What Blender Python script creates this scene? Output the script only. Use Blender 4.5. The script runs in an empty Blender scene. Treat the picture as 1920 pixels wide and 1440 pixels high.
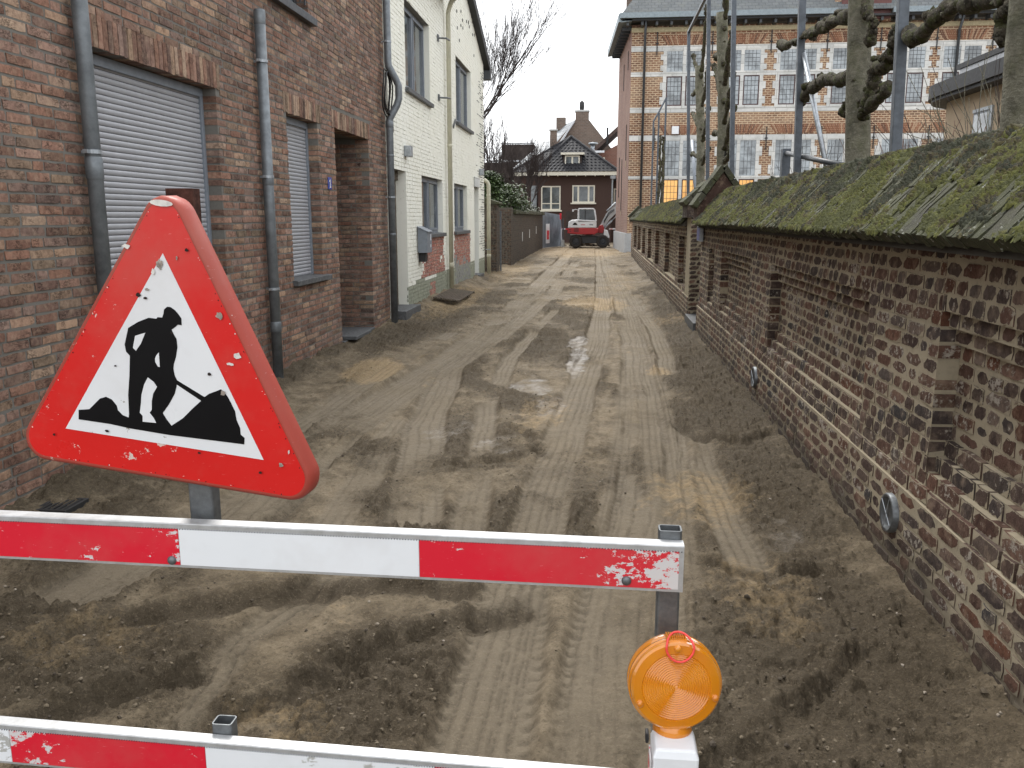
import bpy, math, random
import numpy as np
from mathutils import Vector, Matrix

# ------------------------------------------------------------ camera, sky, sun, exposure
SC = bpy.context.scene
COL = SC.collection
CAM_H, F_PX, PITCH, YAW = 1.6, 1600.0, math.atan(312/1600), math.radians(5.675)
cd = bpy.data.cameras.new('camera'); cam = bpy.data.objects.new('camera', cd); COL.objects.link(cam)
cd.sensor_fit = 'HORIZONTAL'; cd.sensor_width = 36.0; cd.lens = 36.0*F_PX/1920
cd.clip_start = 0.05; cd.clip_end = 2000
cam.location = (0, 0, CAM_H)
cam.rotation_euler = (math.pi/2-PITCH, 0, YAW)
SC.camera = cam

SUN_EL, SUN_AZ = 50, 345          # overcast: a broad, soft sun
w = bpy.data.worlds.new('World'); SC.world = w; w.use_nodes = True
nt = w.node_tree; nt.nodes.clear()
sky = nt.nodes.new('ShaderNodeTexSky'); sky.sky_type = 'NISHITA'; sky.sun_disc = False
sky.sun_elevation = math.radians(SUN_EL); sky.sun_rotation = math.radians(SUN_AZ)
sky.dust_density = 4.0; sky.air_density = 1.0
hs = nt.nodes.new('ShaderNodeHueSaturation'); hs.inputs['Saturation'].default_value = 0.25
mxs = nt.nodes.new('ShaderNodeMix'); mxs.data_type = 'RGBA'; mxs.inputs[0].default_value = 0.80
mxs.inputs[7].default_value = (13.5, 13.8, 14.2, 1)      # even cloud layer
bg = nt.nodes.new('ShaderNodeBackground'); bg.inputs['Strength'].default_value = 0.088
wo = nt.nodes.new('ShaderNodeOutputWorld')
nt.links.new(sky.outputs[0], hs.inputs['Color']); nt.links.new(hs.outputs[0], mxs.inputs[6])
nt.links.new(mxs.outputs[2], bg.inputs['Color']); nt.links.new(bg.outputs[0], wo.inputs[0])
sd = bpy.data.lights.new('sun', 'SUN'); sun = bpy.data.objects.new('sun', sd); COL.objects.link(sun)
sd.energy = 1.5; sd.angle = math.radians(18); sd.color = (1.0, 0.97, 0.92)
_el, _az = math.radians(SUN_EL), math.radians(SUN_AZ)
_d = Vector((math.sin(_az)*math.cos(_el), math.cos(_az)*math.cos(_el), math.sin(_el)))
sun.rotation_euler = _d.to_track_quat('Z', 'Y').to_euler()
SC.view_settings.view_transform = 'Standard'; SC.view_settings.look = 'None'
SC.view_settings.exposure = 0.92; SC.view_settings.gamma = 1.0
SC.view_settings.use_curve_mapping = False

R = random.Random(7)
RS = np.random.RandomState(11)
_fw = np.array([-math.sin(YAW)*math.cos(PITCH), math.cos(YAW)*math.cos(PITCH), -math.sin(PITCH)])
_rt = np.array([math.cos(YAW), math.sin(YAW), 0.0]); _up = np.cross(_rt, _fw)
def proj(p):
    q = np.asarray(p, float)-np.array([0, 0, CAM_H]); d = q@_fw
    return 960+F_PX*(q@_rt)/d, 720-F_PX*(q@_up)/d, d

# ------------------------------------------------------------ noise
_T = RS.rand(256, 256)
def vnoise(x, y, s=0):
    x = np.asarray(x, float)+s*17.31; y = np.asarray(y, float)+s*9.77
    xi = np.floor(x).astype(int); yi = np.floor(y).astype(int); fx = x-xi; fy = y-yi
    fx = fx*fx*(3-2*fx); fy = fy*fy*(3-2*fy)
    g = lambda a, b: _T[a & 255, b & 255]
    return ((g(xi, yi)*(1-fx)+g(xi+1, yi)*fx)*(1-fy)+(g(xi, yi+1)*(1-fx)+g(xi+1, yi+1)*fx)*fy)*2-1
def fbm(x, y, o=4, s=0, g=0.5):
    r = 0; a = 1; t = 0
    for i in range(o):
        r = r+a*vnoise(x*2**i, y*2**i, s+i*3); t += a; a *= g
    return r/t
def sstep(a, b, x):
    t = np.clip((x-a)/(b-a), 0, 1); return t*t*(3-2*t)

# ------------------------------------------------------------ mesh builder
class MB:
    def __init__(s): s.v = []; s.f = []; s.r = []; s.t = []; s.m = []; s.e = {}
    def add(s, vs, fs, r=0.0, t=0.0, m=0, e=None):
        b = len(s.v)
        if e is not None: s.e[b] = e
        s.v.extend(vs)
        for f in fs: s.f.append([i+b for i in f])
        s.r.extend([r]*len(fs)); s.t.extend([t]*len(fs)); s.m.extend([m]*len(fs)); return s
    def box(s, x0, x1, y0, y1, z0, z1, r=0.0, t=0.0, m=0):
        v = [(x0,y0,z0),(x1,y0,z0),(x1,y1,z0),(x0,y1,z0),(x0,y0,z1),(x1,y0,z1),(x1,y1,z1),(x0,y1,z1)]
        return s.add(v, [(0,3,2,1),(4,5,6,7),(0,1,5,4),(1,2,6,5),(2,3,7,6),(3,0,4,7)], r, t, m)
    def obox(s, c, u, v, n, hu, hv, hn, r=0.0, m=0):
        c, u, v, n = map(Vector, (c, u, v, n)); P = []
        for k in (-1, 1):
            for a, b in ((-1,-1),(1,-1),(1,1),(-1,1)): P.append(tuple(c+u*a*hu+v*b*hv+n*k*hn))
        return s.add(P, [(0,3,2,1),(4,5,6,7),(0,1,5,4),(1,2,6,5),(2,3,7,6),(3,0,4,7)], r, 0.0, m)
    def prism(s, poly, o, u, v, d, r=0.0, m=0):
        """poly (2D, ccw) in frame o,u,v extruded by vector d"""
        o, u, v, d = map(Vector, (o, u, v, d)); n = len(poly)
        A = [tuple(o+u*a+v*b) for a, b in poly]; B = [tuple(Vector(p)+d) for p in A]
        fs = [tuple(range(n)), tuple(range(2*n-1, n-1, -1))]
        fs += [(i, i+n, (i+1) % n+n, (i+1) % n) for i in range(n)]
        return s.add(A+B, fs, r, 0.0, m)
    def tube(s, pts, rad, n=8, caps=True, r=0.0, m=0, sq=None):
        pts = [Vector(p) for p in pts]; k = len(pts)
        if not hasattr(rad, '__len__'): rad = [rad]*k
        vs = []; side = None
        for i, p in enumerate(pts):
            t = (pts[min(i+1, k-1)]-pts[max(i-1, 0)])
            t = t.normalized() if t.length > 1e-9 else Vector((0,0,1))
            if side is None:
                a = Vector((1,0,0)) if abs(t.x) < 0.8 else Vector((0,1,0))
                side = (a-t*a.dot(t)).normalized()
            else:
                side = side-t*side.dot(t)
                side = side.normalized() if side.length > 1e-6 else Vector((1,0,0))
            b = t.cross(side)
            for j in range(n):
                A = 2*math.pi*(j+(.5 if n == 4 else 0))/n
                vs.append(tuple(p+(side*math.cos(A)+b*math.sin(A))*rad[i]))
        fs = [(i*n+j, i*n+(j+1) % n, (i+1)*n+(j+1) % n, (i+1)*n+j) for i in range(k-1) for j in range(n)]
        if caps: fs += [tuple(range(n-1, -1, -1)), tuple(range((k-1)*n, k*n))]
        return s.add(vs, fs, r, 0.0, m)
    def lathe(s, prof, o, ax, n=24, r=0.0, m=0):
        """prof: list of (radius, height) around axis ax from o"""
        o = Vector(o); ax = Vector(ax).normalized()
        a = Vector((1,0,0)) if abs(ax.x) < 0.8 else Vector((0,1,0)); u = (a-ax*a.dot(ax)).normalized(); v = ax.cross(u)
        vs = [tuple(o+ax*h+(u*math.cos(2*math.pi*j/n)+v*math.sin(2*math.pi*j/n))*max(q, 1e-5)) for q, h in prof for j in range(n)]
        fs = [(i*n+j, i*n+(j+1) % n, (i+1)*n+(j+1) % n, (i+1)*n+j) for i in range(len(prof)-1) for j in range(n)]
        return s.add(vs, fs, r, 0.0, m)
    def blob(s, c, r, sc=(1,1,1), j=0.25, rnd=0.0, rng=R):
        vs = []
        for x, y, z in _ICO[0]:
            k = r*(1+rng.uniform(-j, j)); vs.append((c[0]+x*k*sc[0], c[1]+y*k*sc[1], c[2]+z*k*sc[2]))
        return s.add(vs, _ICO[1], rnd)
_t = (1+5**.5)/2; _n = (1+_t*_t)**.5
_ICO = ([tuple(a/_n for a in p) for p in [(-1,_t,0),(1,_t,0),(-1,-_t,0),(1,-_t,0),(0,-1,_t),(0,1,_t),(0,-1,-_t),(0,1,-_t),(_t,0,-1),(_t,0,1),(-_t,0,-1),(-_t,0,1)]],
        [(0,11,5),(0,5,1),(0,1,7),(0,7,10),(0,10,11),(1,5,9),(5,11,4),(11,10,2),(10,7,6),(7,1,8),(3,9,4),(3,4,2),(3,2,6),(3,6,8),(3,8,9),(4,9,5),(2,4,11),(6,2,10),(8,6,7),(9,8,1)])

def wloc(o):
    v = Vector((0,0,0))
    while o is not None: v = v+o.location; o = o.parent
    return v
def to_mesh(name, mb, mats, smooth=False):
    me = bpy.data.meshes.new(name)
    me.from_pydata(mb.v, [], mb.f)
    if not isinstance(mats, (list, tuple)): mats = [mats]
    for q in mats: me.materials.append(q)
    a = me.attributes.new('rnd', 'FLOAT', 'FACE'); a.data.foreach_set('value', mb.r)
    a = me.attributes.new('tint', 'FLOAT', 'FACE'); a.data.foreach_set('value', mb.t)
    if mb.e:
        ev = np.zeros(len(mb.v), np.float32)
        for b, e in mb.e.items(): ev[b:b+len(e)] = e
        a = me.attributes.new('brim', 'FLOAT', 'POINT'); a.data.foreach_set('value', ev)
    if len(mats) > 1: me.polygons.foreach_set('material_index', mb.m)
    if smooth: me.polygons.foreach_set('use_smooth', [True]*len(mb.f))
    me.update(); return me
def obj(name, mb, mats, parent=None, smooth=False, bevel=0, kind=None, label=None):
    me = to_mesh(name, mb, mats, smooth)
    o = bpy.data.objects.new(name, me); COL.objects.link(o)
    if parent is not None: o.parent = parent; o.location = -wloc(parent)
    if bevel:
        b = o.modifiers.new('bevel', 'BEVEL'); b.width = bevel; b.segments = 2; b.limit_method = 'ANGLE'
    if kind: o['kind'] = kind
    if label: o['label'] = label
    return o
def thing(name, label, cat, loc=(0,0,0), group=None):
    o = bpy.data.objects.new(name, None); COL.objects.link(o); o.location = loc; o.empty_display_size = .1
    o['label'] = label; o['category'] = cat
    if group: o['group'] = group
    return o
def tag(o, label, cat, group=None):
    o['label'] = label; o['category'] = cat
    if group: o['group'] = group
    return o

# ------------------------------------------------------------ materials
class G:
    def __init__(s, name):
        s.m = bpy.data.materials.new(name); s.m.use_nodes = True; s.nt = s.m.node_tree
        s.b = s.nt.nodes['Principled BSDF']; s.pos = s.n('ShaderNodeNewGeometry').outputs['Position']
    def n(s, t): return s.nt.nodes.new(t)
    def put(s, sock, v):
        if isinstance(v, bpy.types.NodeSocket): s.nt.links.new(v, sock)
        elif isinstance(v, (tuple, list)) and len(v) == 3 and sock.type == 'RGBA': sock.default_value = (*v, 1)
        else: sock.default_value = v
    def math(s, op, a, b=0.0, c=None, clamp=False):
        q = s.n('ShaderNodeMath'); q.operation = op; q.use_clamp = clamp; s.put(q.inputs[0], a); s.put(q.inputs[1], b)
        if c is not None: s.put(q.inputs[2], c)
        return q.outputs[0]
    def vscale(s, v, sc):
        q = s.n('ShaderNodeVectorMath'); q.operation = 'MULTIPLY'; s.put(q.inputs[0], v); q.inputs[1].default_value = sc; return q.outputs[0]
    def noise(s, sc, det=3, rough=.5, vec=None, out=0, dist=0.0):
        q = s.n('ShaderNodeTexNoise'); q.inputs['Scale'].default_value = sc; q.inputs['Detail'].default_value = det
        q.inputs['Roughness'].default_value = rough; q.inputs['Distortion'].default_value = dist
        s.put(q.inputs['Vector'], vec if vec is not None else s.pos); return q.outputs[out]
    def vor(s, sc, vec=None, feat='F1', out='Distance'):
        q = s.n('ShaderNodeTexVoronoi'); q.feature = feat; q.inputs['Scale'].default_value = sc
        s.put(q.inputs['Vector'], vec if vec is not None else s.pos); return q.outputs[out]
    def ramp(s, f, st, interp='LINEAR'):
        q = s.n('ShaderNodeValToRGB'); e = q.color_ramp.elements; q.color_ramp.interpolation = interp
        while len(e) < len(st): e.new(.5)
        for i, (p, c) in enumerate(st):
            e[i].position = p; e[i].color = (*c, 1) if isinstance(c, (tuple, list)) else (c, c, c, 1)
        s.put(q.inputs[0], f); return q.outputs[0]
    def mix(s, f, a, b, bt='MIX'):
        q = s.n('ShaderNodeMix'); q.data_type = 'RGBA'; q.blend_type = bt; s.put(q.inputs[0], f)
        s.put(q.inputs[6], a); s.put(q.inputs[7], b); return q.outputs[2]
    def attr(s, name):
        q = s.n('ShaderNodeAttribute'); q.attribute_name = name; return q.outputs['Fac']
    def rnd(s):
        q = s.n('ShaderNodeObjectInfo'); return s.math('FRACT', s.math('ADD', q.outputs['Random'], s.attr('rnd')))
    def bump(s, h, st=.5, d=.01, nrm=None):
        q = s.n('ShaderNodeBump'); q.inputs['Strength'].default_value = st; q.inputs['Distance'].default_value = d
        s.put(q.inputs['Height'], h)
        if nrm is not None: s.put(q.inputs['Normal'], nrm)
        return q.outputs[0]
    def sep(s):
        q = s.n('ShaderNodeSeparateXYZ'); s.put(q.inputs[0], s.pos); return q.outputs
    def fin(s, col, rough=.8, nrm=None, metal=0.0, **kw):
        s.put(s.b.inputs['Base Color'], col); s.put(s.b.inputs['Roughness'], rough); s.put(s.b.inputs['Metallic'], metal)
        if nrm is not None: s.put(s.b.inputs['Normal'], nrm)
        for k, v in kw.items(): s.put(s.b.inputs[k.replace('_', ' ')], v)
        return s.m

def mat_brick(name, cols, scale=1.0, lime=None, limecol=(.5,.47,.41), dark=.45, crack=True, grime=None, tintcols=None, bumpd=.004, smear=None, mort=None):
    g = G(name); r = g.rnd()
    n = len(cols); st = [(i/n, c) for i, c in enumerate(cols)]
    c = g.ramp(r, st, 'CONSTANT')
    r2 = g.math('FRACT', g.math('MULTIPLY', r, 7.31)); r3 = g.math('FRACT', g.math('MULTIPLY', r, 23.7))
    c = g.mix(.5, c, g.ramp(r2, st, 'LINEAR'))
    v = g.math('MULTIPLY_ADD', r3, .5, .75)
    cv = g.n('ShaderNodeCombineColor'); [g.put(cv.inputs[i], v) for i in range(3)]
    c = g.mix(1.0, c, cv.outputs[0], 'MULTIPLY')
    m1 = g.noise(38*scale, 5, .65)
    c = g.mix(g.ramp(m1, [(.42, 0), (.62, dark)]), c, g.mix(1.0, c, (.32,.3,.3), 'MULTIPLY'))
    m2 = g.noise(15*scale, 4, .6)
    c = g.mix(g.ramp(m2, [(.5, 0), (.7, .4)]), c, g.mix(.6, c, (.55,.42,.30)))
    hh = g.math('ADD', g.noise(90*scale, 5, .7), g.math('MULTIPLY', g.noise(28*scale, 4, .6), 1.2))
    if crack:
        cr = g.noise(26*scale, 3, .6, g.vscale(g.pos, (1, 1, 2.8)), dist=1.0)
        k = g.ramp(cr, [(.47, 0), (.495, 1), (.505, 1), (.53, 0)])
        k = g.math('MULTIPLY', k, g.ramp(g.noise(9, 2), [(.5, 0), (.6, .8)]))
        c = g.mix(k, c, (.04,.03,.025))
        hh = g.math('SUBTRACT', hh, g.math('MULTIPLY', k, 1.5))
    if lime is not None:
        l1 = g.noise(30*scale, 6, .75); l2 = g.noise(3.0, 3)
        lf = g.math('ADD', g.math('MULTIPLY', g.math('ADD', l1, g.math('MULTIPLY', l2, .5)), 1.0), g.math('MULTIPLY', r2, .14))
        k = g.ramp(lf, [(lime, 0), (lime+.05, 1)])
        c = g.mix(g.math('MULTIPLY', k, .8), c, limecol); hh = g.math('ADD', hh, g.math('MULTIPLY', k, .5))
    if smear:   # pointing mortar that laps irregularly over the brick edges
        e = g.math('ADD', g.attr('brim'), g.math('MULTIPLY', g.math('SUBTRACT', g.noise(48, 6, .75), .5), smear[1]))
        e = g.math('ADD', e, g.math('MULTIPLY', g.math('SUBTRACT', g.noise(5, 3), .5), smear[2]))
        k = g.ramp(e, [(smear[0], 0), (smear[0]+.035, 1)])
        c = g.mix(k, c, g.mix(g.noise(9, 5, .6), mort[0], mort[1])); hh = g.math('ADD', g.math('MULTIPLY', hh, g.math('SUBTRACT', 1.0, g.math('MULTIPLY', k, .6))), g.math('MULTIPLY', k, .35))
    if grime:   # damp soil stain creeping up from the ground
        z = g.sep()[2]; zz = g.math('ADD', z, g.math('MULTIPLY', g.noise(2.5, 4), grime*1.2))
        k = g.ramp(zz, [(grime*.7, .75), (grime*1.5, 0)])
        c = g.mix(k, c, (.06,.05,.04))
    return g.fin(c, .88, g.bump(hh, .8, bumpd), Specular_IOR_Level=.2)

def mat_mortar(name, col, col2, scale=1.0, grime=None, dirt=.4):
    g = G(name); c = g.mix(g.noise(4*scale, 5, .6), col, col2)
    c = g.mix(g.ramp(g.noise(22, 5, .7), [(.5, 0), (.75, dirt)]), c, (.1,.09,.08))
    if grime:
        z = g.sep()[2]; zz = g.math('ADD', z, g.math('MULTIPLY', g.noise(2.5, 4), grime*1.2))
        c = g.mix(g.ramp(zz, [(grime*.7, .8), (grime*1.5, 0)]), c, (.06,.05,.04))
    return g.fin(c, .9, g.bump(g.noise(140, 5, .7), .6, .003), Specular_IOR_Level=.15)

M = {}
M['brick_l'] = mat_brick('reclaimed_brick', [(.26,.135,.095),(.21,.13,.10),(.31,.18,.13),(.25,.17,.14),(.23,.125,.09),(.38,.28,.185),(.165,.105,.082),(.30,.205,.165),(.08,.058,.052),(.27,.15,.105)], smear=(1.0,.28,.15), mort=((.185,.175,.155),(.125,.12,.11)))
M['mortar_l'] = mat_mortar('grey_mortar', (.185,.175,.155), (.125,.12,.11))
M['brick_r'] = mat_brick('old_brick', [(.105,.064,.05),(.078,.057,.049),(.13,.064,.044),(.056,.049,.048),(.095,.062,.049),(.15,.112,.09),(.036,.033,.034),(.15,.068,.042)], lime=.93, limecol=(.44,.40,.34), smear=(.91,.50,.30), mort=((.41,.355,.26),(.28,.24,.17)), crack=False, grime=.22, dark=.5, bumpd=.006)
M['mortar_r'] = mat_mortar('lime_mortar', (.41,.355,.26), (.28,.24,.17), grime=.22, dirt=.35)
M['brick_g'] = mat_brick('dark_garden_brick', [(.07,.048,.038),(.05,.038,.032),(.085,.055,.04),(.04,.034,.031)], crack=False, dark=.3)
M['mortar_g'] = mat_mortar('dark_mortar', (.11,.10,.08), (.065,.058,.05))

def mat_painted():
    g = G('painted_brick'); t = g.attr('tint'); r = g.rnd()
    cream = g.mix(g.noise(.7, 3), (.82,.82,.76), (.77,.76,.66))
    cream = g.mix(g.ramp(g.noise(11, 6, .7), [(.6, 0), (.72, .55)]), cream, (.45,.42,.34))
    red = g.ramp(r, [(0, (.32,.075,.045)), (.3, (.24,.06,.04)), (.55, (.38,.12,.075)), (.8, (.30,.12,.09))], 'CONSTANT')
    red = g.mix(g.ramp(g.noise(40, 5, .7), [(.5, 0), (.6, .8)]), red, (.62,.56,.48))
    pl = g.mix(g.noise(6, 4), (.33,.34,.26), (.22,.235,.18))
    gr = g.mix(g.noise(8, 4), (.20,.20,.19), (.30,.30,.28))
    c = g.mix(g.ramp(t, [(0, 0), (.5, 1)], 'CONSTANT'), cream, red)
    c = g.mix(g.ramp(g.math('MULTIPLY', t, .2), [(0, 0), (.3, 1)], 'CONSTANT'), c, pl)
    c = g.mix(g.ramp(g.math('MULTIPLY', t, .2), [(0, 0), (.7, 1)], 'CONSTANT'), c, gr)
    return g.fin(c, .75, g.bump(g.noise(70, 5, .7), .5, .004))
M['painted'] = mat_painted()

def simple(name, col, rough=.5, metal=0.0, var=.15, nscale=12, bump=0.0, col2=None, **kw):
    g = G(name)
    if rough > .7: kw['Specular_IOR_Level'] = .2
    c2 = col2 or tuple(x*(1-var*2) for x in col)
    c = g.mix(g.ramp(g.noise(nscale, 5, .65), [(.35, 0), (.7, 1)]), col, c2)
    r = g.math('MULTIPLY_ADD', g.noise(nscale*2, 4), .3, rough-.15)
    return g.fin(c, r, g.bump(g.noise(nscale*8, 4), .4, bump) if bump else None, metal, **kw)
M['zinc'] = simple('weathered_zinc', (.19,.21,.225), .5, .4, .18, 9, .0008, col2=(.11,.122,.132))
M['zinc_light'] = simple('light_galvanised_steel', (.42,.45,.48), .45, .7, .2, 14)
M['steel_post'] = simple('grey_painted_steel', (.09,.105,.125), .5, .2, .2, 10)
M['anthracite'] = simple('dark_grey_aluminium', (.05,.055,.062), .45, .1)
M['frame_grey'] = simple('grey_window_paint', (.20,.225,.26), .45, 0, .1)
M['shutter'] = simple('grey_shutter_lacquer', (.345,.352,.375), .42, 0, .05, 5)
M['white_paint'] = simple('white_joinery_paint', (.74,.71,.60), .5, 0, .08)
M['bluestone'] = simple('blue_limestone', (.11,.115,.12), .6, 0, .3, 20, .002)
M['cream_pvc'] = simple('cream_downpipe_plastic', (.52,.50,.38), .45, 0, .1, 5)
M['stone'] = None
M['black'] = simple('black_rubber', (.02,.02,.021), .6)
M['rust'] = simple('rusty_brown_tube', (.085,.035,.025), .75, .2, .4, 40, .001)
M['galv'] = simple('dull_galvanised_tube', (.20,.215,.225), .5, .65, .3, 25, .0006, col2=(.10,.105,.11))
M['alu'] = simple('scuffed_aluminium', (.50,.51,.52), .5, .5, .25, 30, .0005, col2=(.36,.36,.36))
M['slate_edge'] = simple('black_bargeboard', (.018,.019,.022), .6)
M['wood_grey'] = simple('dirty_planks', (.16,.13,.10), .85, 0, .35, 18, .003)
M['interior'] = simple('dark_room_wall', (.10,.09,.08), .9)

def mat_glass(name, tint=(.05,.06,.065), spec=.6):
    g = G(name)
    c = g.mix(g.ramp(g.noise(1.3, 3, .6, dist=.6), [(.4, 0), (.62, 1)]), tint, tuple(x*2.6 for x in tint))
    return g.fin(c, .07, g.bump(g.noise(2.0, 2), .15, .01), Specular_IOR_Level=spec)
M['glass'] = mat_glass('window_glass', (.05,.058,.062), .7); M['glass_pale'] = mat_glass('leaded_glass', (.13,.145,.155), .8)  # leaded panes: pale base grey paints in reflected sky and light curtains inside
def mat_lit():
    g = G('lit_window'); c = g.mix(g.noise(1.6, 3), (.8,.45,.14), (.35,.16,.05))
    return g.fin(c, .2, Emission_Color=c, Emission_Strength=.45)
M['lit'] = mat_lit()

def mat_brick_tex(name, c1, c2, mort, bw, bh, ms, rough=.9, soft=.12):
    g = G(name); x, y, z = g.sep()
    cmb = g.n('ShaderNodeCombineXYZ'); g.put(cmb.inputs[0], g.math('ADD', x, y)); g.put(cmb.inputs[1], z)
    b = g.n('ShaderNodeTexBrick'); g.put(b.inputs['Vector'], cmb.outputs[0]); b.inputs['Scale'].default_value = 1
    b.inputs['Brick Width'].default_value = bw; b.inputs['Row Height'].default_value = bh
    b.inputs['Mortar Size'].default_value = ms; b.inputs['Mortar Smooth'].default_value = soft
    g.put(b.inputs['Color1'], c1); g.put(b.inputs['Color2'], c2); g.put(b.inputs['Mortar'], mort)
    c = g.mix(g.ramp(g.noise(5, 5, .7), [(.45, 0), (.7, .35)]), b.outputs['Color'], tuple(q*.5 for q in c1))
    c = g.mix(g.ramp(g.noise(.6, 4, .6), [(.4, 0), (.7, .3)]), c, tuple(min(1, q*1.5) for q in mort))
    h = g.math('SUBTRACT', g.noise(25, 3), g.math('MULTIPLY', b.outputs['Fac'], 1.2))
    return g.fin(c, rough, g.bump(h, .6, .01))
M['hall_brick'] = mat_brick_tex('town_hall_brick', (.215,.095,.048), (.10,.045,.03), (.50,.38,.26), .23, .094, .017)
M['hall_side'] = mat_brick_tex('pink_side_brick', (.21,.105,.078), (.145,.072,.056), (.24,.17,.135), .21, .075, .010)
g = G('red_arch_brick'); M['arch_brick'] = g.fin(g.ramp(g.rnd(), [(0, (.24,.11,.065)), (.35, (.30,.15,.09)), (.6, (.15,.075,.05)), (.8, (.40,.26,.17))], 'CONSTANT'), .9)
M['brown_render'] = simple('brown_rough_brick', (.085,.055,.047), .9, 0, .15, 30, .006)
M['gable_brick'] = mat_brick_tex('mottled_gable_brick', (.17,.115,.09), (.11,.08,.065), (.18,.15,.125), .3, .12, .02)
M['red_brick_far'] = mat_brick_tex('red_house_brick', (.24,.10,.07), (.19,.08,.055), (.20,.13,.105), .25, .1, .015)
M['dark_flat'] = simple('dark_brown_flat_wall', (.07,.055,.05), .9, 0, .2, 3)
def mat_stone():
    g = G('pale_limestone'); x, y, z = g.sep()
    cmb = g.n('ShaderNodeCombineXYZ'); g.put(cmb.inputs[0], g.math('ADD', x, y)); g.put(cmb.inputs[1], z)
    b = g.n('ShaderNodeTexBrick'); g.put(b.inputs['Vector'], cmb.outputs[0]); b.inputs['Scale'].default_value = 1
    b.inputs['Brick Width'].default_value = .9; b.inputs['Row Height'].default_value = .37; b.inputs['Mortar Size'].default_value = .008
    g.put(b.inputs['Color1'], (.66,.655,.63)); g.put(b.inputs['Color2'], (.52,.53,.52)); g.put(b.inputs['Mortar'], (.25,.24,.22))
    c = g.mix(g.ramp(g.noise(2.5, 5, .7), [(.45, 0), (.75, .6)]), b.outputs['Color'], (.30,.30,.28))
    return g.fin(c, .8, g.bump(g.noise(20, 4), .4, .01))
M['stone'] = mat_stone()
def mat_slate(name, c1, c2, w, h, ms):
    g = G(name); x, y, z = g.sep()
    cmb = g.n('ShaderNodeCombineXYZ'); g.put(cmb.inputs[0], x); g.put(cmb.inputs[1], g.math('ADD', z, g.math('MULTIPLY', y, .6)))
    b = g.n('ShaderNodeTexBrick'); g.put(b.inputs['Vector'], cmb.outputs[0]); b.inputs['Scale'].default_value = 1
    b.inputs['Brick Width'].default_value = w; b.inputs['Row Height'].default_value = h; b.inputs['Mortar Size'].default_value = ms
    g.put(b.inputs['Color1'], c1); g.put(b.inputs['Color2'], c2); g.put(b.inputs['Mortar'], tuple(q*.45 for q in c1))
    c = g.mix(g.ramp(g.noise(3, 5, .7), [(.5, 0), (.75, .5)]), b.outputs['Color'], (.16,.165,.14))
    return g.fin(c, .6, g.bump(g.math('SUBTRACT', g.noise(10, 3), g.math('MULTIPLY', b.outputs['Fac'], 1)), .5, .02))
M['slate'] = mat_slate('grey_slates', (.105,.115,.12), (.075,.085,.09), .28, .2, .015)
M['roof_tile'] = simple('black_glazed_tiles', (.026,.026,.030), .68, 0, .3, 8, .01, Specular_IOR_Level=.2)
M['far_tile'] = simple('weathered_roof_tiles', (.12,.085,.075), .85, 0, .3, 6, .02)
M['far_slate'] = simple('wet_grey_roof', (.13,.14,.15), .5, 0, .3, 4, .01, col2=(.30,.32,.34))
M['tan_render'] = simple('tan_render', (.42,.33,.235), .9, 0, .07, 3, .002)
M['lead'] = simple('lead_flashing', (.45,.46,.48), .5, .3)

def mat_bark(name, a, b, moss=.0, sc=9):
    g = G(name); c = g.mix(g.ramp(g.noise(sc, 5, .7), [(.38, 0), (.62, 1)]), a, b)
    spots = g.ramp(g.vor(sc*2.2), [(.18, 1), (.3, 0)])
    c = g.mix(g.math('MULTIPLY', spots, .4), c, (.26,.25,.20))
    if moss:
        k = g.ramp(g.noise(sc*.8, 5, .7), [(.5, 0), (.6, moss)]); c = g.mix(k, c, (.075,.085,.03))
    return g.fin(c, .9, g.bump(g.math('ADD', g.noise(sc*6, 6, .7), g.noise(sc*1.5, 5, .7, g.vscale(g.pos, (1,1,2)))), 1.0, .02), Specular_IOR_Level=.15)
M['bark_plane'] = mat_bark('smooth_plane_bark', (.20,.19,.145), (.11,.105,.08), .25, 7)
M['bark_knob'] = mat_bark('knobbly_mossy_bark', (.115,.10,.075), (.03,.027,.02), .7, 16)
M['bark_far'] = simple('dark_twigs', (.055,.045,.043), .95)
M['twig_red'] = simple('reddish_twigs', (.17,.10,.08), .95)
def mat_leaf(name, a, b, rough=.35):
    g = G(name); r = g.rnd(); return g.fin(g.mix(r, a, b), rough, Specular_IOR_Level=.25)
M['laurel'] = mat_leaf('laurel_leaf', (.03,.055,.018), (.075,.11,.035), .5)
M['ivy'] = mat_leaf('dark_ivy_leaf', (.03,.04,.018), (.06,.07,.03), .5)
def mat_moss():
    g = G('roof_moss'); r = g.rnd()
    c = g.ramp(r, [(0, (.028,.030,.019)), (.22, (.042,.045,.024)), (.45, (.062,.066,.024)), (.62, (.095,.10,.024)), (.76, (.125,.13,.024)), (.88, (.085,.07,.026)), (.97, (.055,.042,.026))])
    c = g.mix(g.ramp(g.noise(60, 5, .8), [(.4, 0), (.65, .7)]), c, (.035,.038,.02))
    return g.fin(c, .95, g.bump(g.noise(220, 4, .7), 1, .006))
M['moss'] = mat_moss()
def mat_coping():
    g = G('mossy_coping_brick'); r = g.rnd()
    c = g.ramp(r, [(0, (.045,.043,.032)), (.3, (.062,.058,.042)), (.6, (.032,.031,.026)), (.85, (.08,.075,.055))])
    k = g.ramp(g.noise(7, 6, .72), [(.36, 0), (.52, .95)])
    c = g.mix(g.math('MULTIPLY', k, .75), c, g.mix(g.noise(20, 4), (.075,.08,.026), (.036,.04,.02)))
    l = g.ramp(g.noise(34, 5, .75), [(.62, 0), (.65, .85)])
    c = g.mix(l, c, (.42,.43,.38))
    h = g.math('ADD', g.noise(80, 5, .75), g.math('MULTIPLY', k, .5))
    return g.fin(c, .95, g.bump(h, 1, .008))
M['coping'] = mat_coping()

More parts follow.
